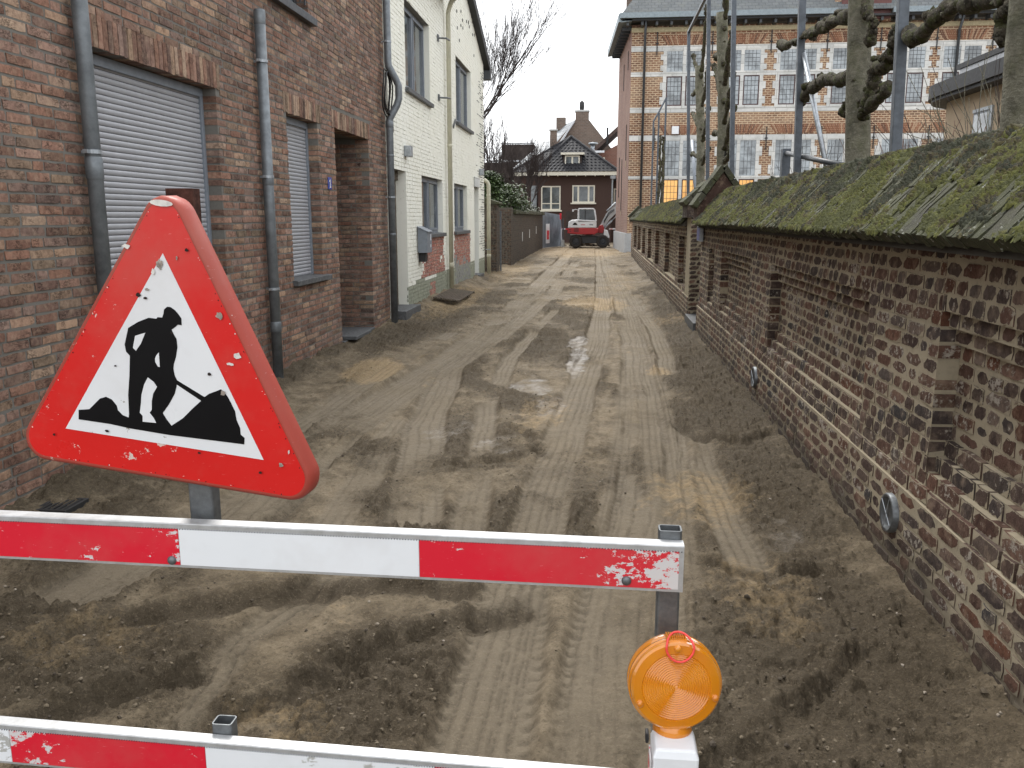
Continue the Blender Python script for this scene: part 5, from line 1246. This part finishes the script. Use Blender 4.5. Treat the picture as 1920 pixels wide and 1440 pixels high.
plane_tree(6.12, .145, 4.6, 'thickest plane tree trunk at the right edge of the photo, behind the moss', [
 [(6.5,3.06),(6.98,3.14),(7.47,3.22),(7.79,3.22),(8.07,3.17),(8.38,3.16),(8.67,3.24),(8.89,3.27)],
 [(6.5,3.0),(6.66,2.96),(6.68,2.86)], [(6.3,3.1),(5.8,3.2),(5.2,3.15)]], 6, .052)
plane_tree(20.2, .125, 6.0, 'middle plane tree with many short arms, between steel posts and gabled gate caps', [
 [(20.1,3.1),(19.6,3.4),(18.9,3.8)],[(20.2,3.64),(19.6,4.0),(19.0,4.45)],[(20.3,4.48),(19.7,4.8),(19.2,5.3)],[(20.2,5.6),(20.9,5.9),(21.4,6.1)],[(20.2,5.8),(19.9,6.2),(19.5,6.7),(19.2,7.1)],
 [(20.4,3.1),(21.1,3.5),(21.9,3.6)],[(20.3,4.1),(21.1,4.5),(21.9,5.1)],[(20.3,2.8),(19.6,2.9),(19.1,3.1)],[(20.3,4.9),(21.1,5.2),(21.7,5.3)]], 7, .055)
plane_tree(24.5, .115, 5.6, 'thinner plane tree standing farthest along the row, by the leaning brace', [
 [(24.4,3.14),(25.6,3.3),(26.8,3.45)],[(24.6,3.93),(25.7,4.2),(26.8,4.6)],[(24.9,4.88),(25.9,5.1),(26.7,5.1)],[(24.6,5.3),(25.9,5.7),(26.4,6.1)],[(24.5,5.4),(24.1,5.9),(23.6,6.4),(23.3,6.7)],
 [(24.3,3.6),(23.6,3.9),(23.1,4.3)],[(24.3,4.5),(23.6,4.9),(23.0,5.3)],[(24.4,3.0),(23.6,3.2),(22.9,3.3)]], 8, .05)
def post(y, zt, r, label, x=XT):
    m = MB(); m.box(x-r, x+r, y-r, y+r, -.1, zt); m.v = [(a-.05*max(0, c-2), b, c) for a, b, c in m.v]
    o = tag(obj('steel_post', m, M['steel_post'], bevel=.006), label, 'post', 'square steel posts of the tree frames'); return o
post(8.5, 5.2, .045, 'nearest dark grey steel post, in front of the tan house'); post(12.5, 5.6, .045, 'tall dark grey steel post with a pale leaning brace')
post(18.4, 6.9, .045, 'dark grey steel post right behind the gate gable'); post(22.4, 6.95, .045, 'dark grey steel post left of the middle plane tree'); post(27.1, 7.0, .045, 'leftmost post of the tall steel frame')
m = MB(); m.box(XT-.035-.25, XT+.035-.25, 18.4, 27.15, 6.95, 7.02); tag(obj('top_rail', m, M['steel_post']), 'dark steel rail joining the tops of the three far posts', 'rail')
m = MB(); m.tube([(2.71,12.5,3.80),(2.85,11.3,2.1)], .032, 12); tag(obj('brace', m, M['zinc_light'], smooth=True), 'pale galvanised brace leaning from the post left of the near plane tree', 'brace', 'leaning braces')
m = MB(); m.tube([(2.8,19.2,3.95),(2.8,20.5,2.3)], .045, 8); tag(obj('brace', m, M['slate_edge'], smooth=True), 'black brace leaning against the middle plane tree', 'brace', 'leaning braces')
m = MB(); m.tube([(2.8,27.4,3.9),(2.8,25.8,2.3)], .05, 8); tag(obj('brace', m, M['frame_grey'], smooth=True), 'blue grey brace at the foot of the leftmost tall post', 'brace', 'leaning braces')
hr = thing('low_rail', 'low dark grey tube rail with square end post behind the coping', 'rail', (2.8, 13.7, 2))
m = MB(); m.box(2.74, 2.86, 13.6, 13.75, -.1, 2.62); obj('post', m, M['steel_post'], hr, bevel=.006)
m = MB(); m.tube([(2.8,13.6,2.55),(2.8,10.2,2.16)], .035, 10); obj('rail', m, M['anthracite'], hr, True)
# far frame with climbing growth
ff = thing('climbing_frame', 'small steel frame overgrown with knotty stems near the corner of the big building', 'frame', (2.3, 35, 0))
m = MB()
for x, y, z in ((2.60,36.0,6.3),(2.33,35.9,5.7),(2.12,35.8,5.4)): m.box(x-.035, x+.035, y-.035, y+.035, 0, z)
m.tube([(2.60,36,6.28),(2.33,35.9,5.75),(2.12,35.8,5.38)], .035, 6); obj('frame', m, M['steel_post'], ff)
m = MB(); rg = random.Random(4)
for x in (2.42, 2.55):
    knobby(m, [(x,35.9,0),(x-.03,35.9,2),(x+.02,35.9,3.4),(x-.02,35.9,5.0+rg.uniform(-.4,.3))], .07, .05, rg, .95, 9)
obj('stem', m, M['bark_knob'], ff, True)
# thin garden bushes
def twiggy(x, y, z, r, label, seed, mat, n=26, grp='bare garden bushes'):
    t = thing('bare_bush', label, 'bush', (x, y, 0), grp); rg = random.Random(seed); m = MB()
    for i in range(n):
        a = rg.uniform(0, 6.28); branchy(m, (x+rg.uniform(-.1,.1), y+rg.uniform(-.1,.1), .3), (math.cos(a)*.45, math.sin(a)*.45, 1), z*.42, .012, 2, rg, .5, 0, .2, .6, .0035, (1,3))
    obj('twigs', m, mat, t, kind='stuff')
twiggy(4.2, 12.2, 2.7, .8, 'reddish bare bush right of the near plane tree trunk', 3, M['twig_red'], 34); twiggy(3.7, 14.5, 2.6, .8, 'dark bare bush behind the low tube rail', 5, M['bark_far'], 26)
twiggy(4.4, 9.4, 3.2, 1., 'tangle of pale bare twigs before the tan house window', 6, M['bark_plane'], 26); twiggy(5.4, 11.2, 3.6, 1., 'arching bare shrub between tan house and right trunk', 7, M['bark_far'], 20)

# ------------------------------------------------------------ wheeled excavator at the street end
ex = thing('excavator', 'white and red wheeled excavator parked side on at the end of the street', 'excavator', (-.5, 48.4, 0))
exr = simple('excavator_red', (.42,.02,.025), .35, 0, .1); exw = simple('excavator_white', (.72,.73,.74), .35, 0, .08)
Y0, Y1 = 47.4, 49.3
m = MB(); m.prism([(-1.68,.76),(-1.05,.70),(-.2,.70),(-.02,.80),(.0,1.02),(-.2,1.05),(-1.64,1.05)], (0,Y0,0), (1,0,0), (0,0,1), (0,Y1-Y0,0)); bd = obj('lower_body', m, exr, ex, bevel=.03)
m = MB(); m.prism([(-1.645,1.052),(-.1,1.052),(-.1,1.30),(-.16,1.46),(-1.0,1.50),(-1.45,1.47),(-1.62,1.38)], (0,Y0,0), (1,0,0), (0,0,1), (0,Y1-Y0,0)); ub = obj('engine_cover', m, exw, ex, bevel=.04)
for i in range(4): bx('grille', M['black'], bd, (-1.32, -1.05, Y0-.004, Y0+.01, .83+.06*i, .86+.06*i))
for i in range(2): bx('grille', M['black'], bd, (-1.56, -1.46, Y0-.004, Y0+.01, .85+.1*i, .89+.1*i))
m = MB(); m.prism([(0,0),(.28,0),(.2,.13),(.08,.13)], (-1.4,Y0-.004,1.2), (1,0,0), (0,0,1), (0,.01,0)); obj('vent_mark', m, M['black'], ub)
bx('model_mark', M['anthracite'], ub, (-.48,-.45,Y0-.004,Y0+.01,1.19,1.25),(-.43,-.36,Y0-.004,Y0+.01,1.19,1.25),(-.34,-.29,Y0-.004,Y0+.01,1.19,1.25)); bx('red_mark', exr, ub, (-.95,-.72,Y0-.004,Y0+.01,1.20,1.235))
cb = thing('cab', '', '', (0,0,0)); del cb['label']; del cb['category']; cb.parent = ex; cb.location = -wloc(ex)
def frame_prism(poly, inner, name, mat, par, y0, y1):
    pass
P_ = [(-1.09,1.46),(-.12,1.40),(-.14,1.6),(-.22,2.03),(-.30,2.07),(-1.04,2.07),(-1.08,2.03)]
m = MB()
for a, b in zip(P_, P_[1:]+P_[:1]):
    for yy_ in (Y0+.02, Y0+.95):
        m.tube([(a[0],yy_,a[1]),(b[0],yy_,b[1])], .038, 6)
m.box(-1.06,-.28,Y0+.0,Y0+.97,2.05,2.11); m.box(-1.09,-.12,Y0+.0,Y0+.97,1.38,1.44); obj('frame', m, exw, cb)
m = MB(); m.prism([(-1.03,1.46),(-.17,1.43),(-.25,2.02),(-1.03,2.03)], (0,Y0+.03,0), (1,0,0), (0,0,1), (0,.9,0)); obj('glass', m, mat_glass('cab_glass', (.018,.022,.024), .5), cb)
bx('door_post', M['black'], cb, (-.74,-.69,Y0+.005,Y0+.025,1.46,2.03))
m = MB(); m.tube([(-1.08,Y0+.05,2.0),(-1.25,Y0,2.04),(-1.36,Y0,1.99)], .016, 6); m.box(-1.42,-1.34,Y0-.02,Y0+.02,1.92,2.03); m.tube([(-1.08,Y0+.02,1.98),(-1.10,Y0,1.5)], .014, 6); obj('mirror', m, exw, ex)
bx('chassis', M['anthracite'], ex, (-.95, .05, Y0+.35, Y1-.35, .22, .60), (-.7,-.3,Y0+.3,Y1-.3,.60,.70), (-1.5,-1.3,Y0+.3,Y1-.3,.25,.45), bevel=.02)
bx('fender', exw, ex, (-1.52, -.86, Y0+.1, Y0+.5, .665, .70), bevel=.01)
for x in (-1.21, .27):
    for s_ in (0, 1):
        yc = Y0+.22 if s_ == 0 else Y1-.22; wh = thing('wheel', '', '', (0,0,0)); del wh['label']; del wh['category']; wh.parent = ex; wh.location = -wloc(ex)
        m = MB(); m.lathe([(.19,-.14),(.30,-.15),(.345,-.11),(.355,0),(.345,.11),(.30,.15),(.19,.14)], (x,yc,.33), (0,1,0), 28)
        for i in range(22):
            a = i*2*math.pi/22; c = (x+.35*math.cos(a), yc, .33+.35*math.sin(a)); m.obox(c, (math.cos(a),0,math.sin(a)), (-math.sin(a),0,math.cos(a)), (0,1,0), .014, .018, .12)
        obj('tyre', m, simple('dusty_tyre', (.055,.05,.045), .9) if 'dusty_tyre' not in bpy.data.materials else bpy.data.materials['dusty_tyre'], wh)
        m = MB(); m.lathe([(0,-.10),(.07,-.11),(.08,-.06),(.16,-.05),(.19,-.12),(.19,.12)], (x,yc,.33), (0,1,0), 24); obj('rim', m, M['anthracite'], wh)
m = MB(); m.prism([(.30,.55),(.60,.50),(.62,.60),(.52,.90),(.34,.95)], (0,Y0+.1,0), (1,0,0), (0,0,1), (0,Y1-Y0-.2,0)); obj('dozer_blade', m, exw, ex)
m = MB(); m.prism([(-.05,.78),(.25,.75),(.34,1.02),(.24,1.22),(.10,1.20),(0,1.05)], (0,Y0+.75,0), (1,0,0), (0,0,1), (0,.5,0)); obj('boom_foot', m, exr, ex, bevel=.02)
bm_ = simple('boom_grey_white', (.50,.52,.53), .4); m = MB(); m.prism([(.10,1.15),(.26,.98),(.62,1.50),(1.15,2.02),(1.9,2.25),(1.9,2.50),(1.05,2.42),(.70,2.15),(.42,1.80)], (0,Y0+.85,0), (1,0,0), (0,0,1), (0,.28,0)); obj('boom', m, bm_, ex, bevel=.01)
m = MB(); m.tube([(.25,Y0+.8,.95),(.75,Y0+.8,1.45)], .05, 8); m.tube([(.75,Y0+.8,1.45),(1.1,Y0+.8,1.8)], .028, 8); m.tube([(.45,Y0+.82,1.95),(.95,Y0+.82,2.42)], .045, 8); obj('hydraulic_cylinder', m, M['zinc_light'], ex, True)
m = MB()
for k in range(3): m.tube([(.3,Y0+.78,1.3+.05*k),(.55,Y0+.76,1.75+.06*k),(.85,Y0+.78,2.0+.04*k)], .014, 5)
obj('hose', m, M['black'], ex)
m = MB(); m.prism([(1.75,2.4),(1.95,2.45),(2.1,1.0),(1.98,.95)], (0,Y0+.88,0), (1,0,0), (0,0,1), (0,.22,0)); obj('stick', m, bm_, ex)
m = MB(); m.prism([(1.75,.95),(2.15,.95),(2.2,.5),(1.9,.15),(1.6,.3),(1.6,.75)], (0,Y0+.6,0), (1,0,0), (0,0,1), (0,.75,0)); obj('bucket', m, M['anthracite'], ex)
sc_ = thing('site_barrier_block', 'pale block of spoil beside the rear excavator wheel', 'block', (-1.9, 48.6, 0))
m = MB(); m.tube([(-1.98,48.6,.0),(-1.95,48.6,.38)], [.13,.08], 10); obj('block', m, M['stone'], sc_)
m = MB(); rg = random.Random(2)
for _ in range(160):
    a = rg.gauss(0,.5); m.blob((-.75+a, 50.2+rg.uniform(-.4,.4), .02+.22*math.exp(-a*a*3)*rg.random()), rg.uniform(.05,.12), (1,1,.7), .3, rg.random())
o = obj('sand_pile', m, mat_crumb(), kind='stuff'); tag(o, 'low pile of loose sand beyond the excavator', 'sand pile')

# ------------------------------------------------------------ red and white barrier with sign and lamp
ba = thing('road_barrier', 'two board red and white road works barrier on square steel posts, across the foreground', 'barrier', (-.3, 1.58, 0))
YB0 = 1.538
def board(zf, xl, xr, segs, bolts):
    """aluminium board whose top front edge is z = zf(x), with reflective strips"""
    h = .0925; m = MB(); T = .028; vs = []
    for x in (xl, xr):
        z = zf(x); vs += [(x,YB0,z-h),(x,YB0,z-.002),(x,YB0+.002,z),(x,YB0+T,z+.001),(x,YB0+T,z-.004),(x,YB0+.006,z-.006),(x,YB0+.006,z-h+.006),(x,YB0+T,z-h+.004),(x,YB0+T,z-h)]
    n_ = 9; m.add(vs, [tuple(range(n_-1,-1,-1)), tuple(range(n_, 2*n_))]+[(i, (i+1) % n_, (i+1) % n_+n_, i+n_) for i in range(n_)])
    b = obj('board', m, M['alu'], ba)
    for x0, x1, mt in segs:
        m = MB(); a, c = x0+.0006, x1-.0006; p, q_ = -.0115, -h+.0055
        vs = [(a,YB0-.0012,zf(a)+q_),(c,YB0-.0012,zf(c)+q_),(c,YB0-.0012,zf(c)+p),(a,YB0-.0012,zf(a)+p)]; vs += [(x,YB0+.0005,z) for x,_,z in vs]
        m.add(vs, [(0,1,2,3),(0,4,5,1),(1,5,6,2),(2,6,7,3),(3,7,4,0)]); obj('reflective_strip', m, mt, b)
    m = MB(); x = xl        # knurled edge of the extrusion along the top of the strips
    while x < xr: m.box(x, x+.0018, YB0-.0016, YB0+.0002, zf(x)-.0125, zf(x)-.0105); x += .0055
    obj('knurled_edge', m, M['anthracite'], b, kind='stuff')
    for x, dz in bolts:
        m = MB(); m.lathe([(0,.006),(.005,.006),(.0075,.004),(.0095,.001),(.0095,-.002)], (x,YB0-.0012,zf(x)+dz), (0,-1,0), 16); obj('bolt', m, M['galv'], b, True)
    return b
zu = lambda x: .9945-.0088*(x-.169); zl = lambda x: .534-.026*(x+1.233)
board(zu, -1.78, .1725, [(-1.77,-1.31,M['bar_white']),(-1.31,-.8205,M['bar_red']),(-.8205,-.334,M['bar_white']),(-.334,.164,M['bar_red'])], [(-.838,-.078),(.066,-.074)])
board(zl, -1.78, .19, [(-1.77,-1.236,M['bar_white']),(-1.236,-.799,M['bar_red']),(-.799,-.312,M['bar_white']),(-.312,.182,M['bar_red'])], [(-1.40,-.07),(.05,-.075)])
def sqtube(x0, x1, y0, y1, zb, zt, mat, par, name='post', t_=.003):
    m = MB(); n_ = 5; rr = .007; out = []; inn = []
    for cx_, cy_, a0 in ((x1-rr,y1-rr,0),(x0+rr,y1-rr,90),(x0+rr,y0+rr,180),(x1-rr,y0+rr,270)):
        for i in range(n_):
            a = math.radians(a0+90*i/(n_-1)); out.append((cx_+rr*math.cos(a), cy_+rr*math.sin(a))); inn.append((cx_+(rr-t_)*math.cos(a), cy_+(rr-t_)*math.sin(a)))
    k = len(out); vs = [(x,y,zb) for x,y in out]+[(x,y,zt) for x,y in out]+[(x,y,zt) for x,y in inn]+[(x,y,zb) for x,y in inn]
    fs = []
    for i in range(k):
        j = (i+1) % k
        for q_ in range(3): fs.append((q_*k+i, q_*k+j, (q_+1)*k+j, (q_+1)*k+i))
    m.add(vs, fs); return obj(name, m, mat, par)
sqtube(.127, .171, 1.568, 1.604, -.02, 1.012, M['galv'], ba); sqtube(-.798, -.754, 1.568, 1.604, -.02, .545, M['galv'], ba); sqtube(-1.70, -1.656, 1.568, 1.604, -.02, 1.02, M['galv'], ba)
for x in (.15, -.776, -1.68): bx('rubber_foot', M['black'], ba, (x-.2, x+.2, 1.25, 1.95, -.06, .06), bevel=.015)

ts = thing('road_works_sign', 'battered red triangle road works sign with black digging figure, on a square tube', 'sign', (-.83, 1.55, 1.28))
O_ = Vector((-.8321,1.546,1.2873)); U_ = Vector((.9905,-.0991,-.0958)).normalized(); V_ = Vector((.0942,-.0206,.9953)).normalized(); N_ = U_.cross(V_).normalized()
if N_.y > 0: N_ = -N_
def rtri(inr, r, n_=8):
    P = []
    for k in range(3):
        a = math.radians(90+120*k); d = (inr-r)*2; c = (d*math.cos(a), d*math.sin(a))
        for i in range(n_+1):
            b = a-math.radians(60)+math.radians(120)*i/n_; P.append((c[0]+r*math.cos(b), c[1]+r*math.sin(b)))
    return P
def P3(u, v, d): return tuple(O_+U_*u+V_*v+N_*d)
def plate(name, poly, d, th_, mat, par):
    m = MB(); n_ = len(poly); vs = [P3(u, v, d) for u, v in poly]+[P3(u, v, d-th_) for u, v in poly]
    m.add(vs, [tuple(range(n_))]+[(i, i+n_, (i+1) % n_+n_, (i+1) % n_) for i in range(n_)]); return obj(name, m, mat, par)
m = MB(); rings = [(.1885,.037,.0),(.1925,.040,.0014),(.1965,.043,-.001),(.200,.046,-.007),(.2005,.047,-.040),(.198,.045,-.044),(.186,.034,-.045),(.183,.032,-.012)]
L_ = [rtri(a, b, 10) for a, b, c in rings]; k = len(L_[0]); vs = []
for (a, b, c), P in zip(rings, L_):
    for i, (u, v) in enumerate(P):
        j = .0012*vnoise(i*.9, c*300+a*50, 5); vs.append(P3(u+j, v+j, c))
vs += [P3(u, v, -.012) for u, v in L_[-1]]
fs = [(r_*k+i, (r_+1)*k+i, (r_+1)*k+(i+1) % k, r_*k+(i+1) % k) for r_ in range(len(rings)-1) for i in range(k)]
fs.append(tuple(range(len(rings)*k-1, (len(rings)-1)*k-1, -1))); m.add(vs, fs); obj('rim', m, M['sign_rim'], ts, True)
fr = plate('red_border', rtri(.1895, .0375, 10), .0008, .003, M['sign_red'], ts)
plate('white_field', [(-.215,-.1241),(.215,-.1241),(0,.2483)], .0016, .0006, M['sign_white'], ts)
man = [(0.0022,0.1348),(0.0034,0.1429),(0.0096,0.1489),(0.0171,0.149),(0.0257,0.1444),(0.0332,0.1374),(0.0394,0.1302),(0.0403,0.1173),(0.0321,0.1172),(0.0272,0.1121),(0.0192,0.1061),(0.0223,0.0996),(0.0298,0.089),(0.0316,0.0731),(0.0287,0.0543),(0.0243,0.0397),(0.0234,0.0303),(0.0264,0.0167),(0.031,0.0091),(0.0303,-0.004),(0.0266,-0.0186),(0.0141,-0.0418),(0.0009,-0.0611),(0.0091,-0.0724),(0.0199,-0.084),(0.0199,-0.0925),(-0.074,-0.0925),(-0.0721,-0.0732),(-0.0736,-0.0349),(-0.0707,0.0037),(-0.0694,0.044),(-0.0775,0.0511),(-0.0805,0.0648),(-0.0726,0.0983),(-0.0517,0.1124),(-0.0295,0.1231),(-0.0127,0.1232),(-0.0102,0.1265),(-0.0003,0.127)]
plate('worker_figure', man, .0024, .0006, M['sign_black'], ts)
plate('arm_gap', [(-.0574,.0847),(-.0621,.0606),(-.0558,.0558),(-.0456,.0703),(-.0356,.0936)], .0032, .0006, M['sign_white'], ts)
plate('waist_gap', [(-.0069,.0585),(-.012,.0525),(-.015,.0451),(-.014,.0382),(-.0089,.0307),(-.0049,.0301)], .0032, .0006, M['sign_white'], ts)
plate('leg_gap', [(-.0305,.0062),(-.0382,-.0086),(-.0442,-.0308),(-.0453,-.0477),(-.0479,-.0673),(-.0418,-.0725),(-.0418,-.0845),(-.0127,-.0828),(-.0178,-.0738),(-.0268,-.0643),(-.0222,-.0576),(-.0221,-.0397),(-.0191,-.0249),(-.0109,-.0101),(-.0178,-.0011)], .0032, .0006, M['sign_white'], ts)
plate('shovel', [(.027,.0105),(.0275,.0017),(.0825,-.0251),(.0894,-.0166)], .0022, .0004, M['sign_black'], ts)
plate('right_heap', [(.0894,-.0166),(.0992,-.0086),(.1127,-.0021),(.1233,.0033),(.1288,.0001),(.1376,-.0092),(.1452,-.021),(.1537,-.0362),(.157,-.0522),(.1648,-.0676),(.1663,-.0805),(.1746,-.0857),(.1742,-.0988),(.0169,-.1035),(-.0736,-.1026),(-.0736,-.090),(.0197,-.0905),(.0199,-.084),(.0447,-.0649),(.0659,-.0416),(.0825,-.0251)], .00235, .0006, M['sign_black'], ts)
plate('left_heap', [(-.184,-.0808),(-.1844,-.1005),(-.1128,-.1000),(-.0700,-.1026),(-.0700,-.0816),(-.0864,-.0777),(-.0968,-.0694),(-.0993,-.0601),(-.1096,-.0495),(-.1226,-.0455),(-.1358,-.0507),(-.1492,-.0647),(-.160,-.076)], .0023, .0006, M['sign_black'], ts)
rgp = random.Random(9)
def flake(name, u, v, s, mat, d, n_=11, el=1.0):
    plate(name, [(u+s*(.6+.6*rgp.random())*math.cos(6.283*i/n_)*el, v+s*(.6+.6*rgp.random())*math.sin(6.283*i/n_)) for i in range(n_)], d, .0003, mat, ts)
chipm = simple('bare_scratched_metal', (.42,.36,.31), .6, .3, .3, 90); chipw = simple('exposed_white_backing', (.72,.70,.66), .6, 0, .15, 60)
for u, v, s, mt, el in ((.118,.145,.008,chipm,1.),(.156,.073,.007,chipw,1.3),(-.006,.228,.011,chipm,.7),(-.019,.212,.006,chipw,.7),(.128,-.003,.006,chipm,1.),(-.075,.254,.005,chipw,1.8),(-.031,.177,.003,chipm,1.6),(.252,-.128,.005,chipm,1),(.142,.055,.003,chipw,3),(.03,.243,.004,chipm,.6),(.267,-.100,.004,chipw,.6)):
    flake('scrape', u, v, s, mt, .0036, el=el)
dk = simple('black_grit', (.03,.02,.018), .8)
for i in range(70):
    k_ = rgp.randrange(3); a_ = math.radians(-90+120*k_); t_ = rgp.uniform(-.27, .27); d_ = .1868+rgp.uniform(-.0015, .0012)
    flake('grit_mark', d_*math.cos(a_)-t_*math.sin(a_), d_*math.sin(a_)+t_*math.cos(a_), rgp.uniform(.0006, .0016), chipw if rgp.random() < .3 else dk, .0012, 6)
for u, v, s_ in ((-.05,.165,.004),(-.035,.16,.003),(.08,-.13,.0025),(-.12,-.115,.003),(.21,-.15,.003),(-.24,-.14,.0025),(.05,.26,.003),(.02,.1,.002),(-.1,.02,.002),(.1,.03,.003)): flake('grit_mark', u, v, s_, dk, .0038, 8, 1.5)
for u, v in ((0, .345),):
    m = MB(); m.add([P3(.02*math.cos(a)*1.2-.002, .3405+.006*math.sin(a), -.0005+.0045) for a in np.linspace(0, 2*math.pi, 12, endpoint=False)], [tuple(range(12))]); obj('scrape', m, chipw, ts)
sp = sqtube(-.827, -.775, 1.600, 1.640, .90, 1.30, M['galv'], ts, 'post'); sqtube(-.828, -.774, 1.599, 1.641, 1.3005, 1.655, M['rust'], ts, 'post')
bx('clamp', M['galv'], ts, (-.86, -.74, 1.592, 1.5985, 1.17, 1.20), (-.86, -.74, 1.592, 1.5985, 1.42, 1.45))

lp = thing('warning_lamp', 'round amber warning lamp with red elastic loop on a white battery case', 'lamp', (.157, 1.46, .5))
cL = Vector((.158, 1.452, .757)); ax_ = Vector((.10, -.99, .10)).normalized()
prof = [(0,.004)]; rr_ = .0
while rr_ < .060: prof += [(rr_+.0020, .0048+.0014), (rr_+.0040, .0040)]; rr_ += .0042
prof += [(.0625,.0035),(.0640,.0062),(.079,.0050),(.083,.001),(.084,-.004),(.0835,-.008)]
m = MB(); m.lathe(prof, cL, ax_, 72); obj('lens', m, M['amber'], lp)
m = MB(); m.lathe([(.0835,-.0085),(.0865,-.009),(.0870,-.014),(.0840,-.015),(.0840,-.019),(.0865,-.020),(.0860,-.038),(.082,-.046),(.06,-.049),(0,-.050)], cL, ax_, 72); obj('rear_lens', m, M['amber'], lp, True)
m = MB(); m.lathe([(0,-.001),(.058,-.002),(.076,-.004),(.076,-.035),(0,-.036)], cL, ax_, 40); obj('reflector', m, M['amber_dark'], lp, True)
cB = cL-ax_*.020
m = MB(); m.lathe([(.0,-.062),(.020,-.066),(.033,-.078),(.036,-.088),(.037,-.098),(.034,-.101)], cB, (0,0,1), 32); obj('neck', m, M['amber_dark'], lp, True)
sx_ = Vector((1,0,0)); su_ = ax_.cross(sx_).normalized()
if su_.z < 0: su_ = -su_
sx_ = su_.cross(ax_).normalized()
if sx_.x < 0: sx_ = -sx_
for a in (90, 205, -15):
    c = cL+sx_*.0735*math.cos(math.radians(a))+su_*.0735*math.sin(math.radians(a)); m = MB(); m.lathe([(0,.012),(.004,.012),(.006,.010),(.0062,.002)], c, ax_, 12); obj('screw_boss', m, M['amber_dark'], lp, True)
m = MB(); top = cL+su_*.083-ax_*.018
for i in range(9): m.obox(tuple(top+sx_*(-.016+.004*i)+su_*.004), tuple(sx_), tuple(su_), tuple(ax_), .0011, .004, .012)
m.obox(tuple(top), tuple(sx_), tuple(su_), tuple(ax_), .019, .003, .013); obj('grip', m, M['amber_dark'], lp)
m = MB(); pts = []
for i in range(33):
    a = 2*math.pi*i/32; rx = .025; rz = .023; uu = rx*math.cos(a)*(1-.12*math.sin(a)*-1); vv = rz*math.sin(a)
    pts.append(cL+sx_*(.004+uu)+su_*(.0725+vv)+ax_*(.009 if vv < .008 else .009-(vv-.008)*1.9))
m.tube(pts, .0021, 8, False); obj('elastic_loop', m, M['elastic'], lp, True)
m = MB()
for z0, z1, a, b in ((.655, .64, .036, .042),): pass
x0, x1, y0, y1 = .116, .198, 1.395, 1.475
vs = [(x0+.005,y0+.006,.661),(x1-.005,y0+.006,.661),(x1-.005,y1-.006,.661),(x0+.005,y1-.006,.661),(x0,y0,.646),(x1,y0,.646),(x1,y1,.646),(x0,y1,.646),(x0+.004,y0+.002,.34),(x1-.004,y0+.002,.34),(x1-.004,y1,.34),(x0+.004,y1,.34)]
m.add(vs, [(0,1,2,3),(0,4,5,1),(1,5,6,2),(2,6,7,3),(3,7,4,0),(4,8,9,5),(5,9,10,6),(6,10,11,7),(7,11,8,4),(11,10,9,8)]); obj('battery_case', m, M['box_white'], lp, bevel=.004)
bx('side_strip', M['bar_red'], lp, (.1125, .1152, 1.41, 1.46, .45, .63)); bx('hinge_knob', M['black'], lp, (.106, .1122, 1.455, 1.475, .635, .655), bevel=.002)
bx('bracket', M['galv'], lp, (.14, .16, 1.4755, 1.5675, .56, .60))
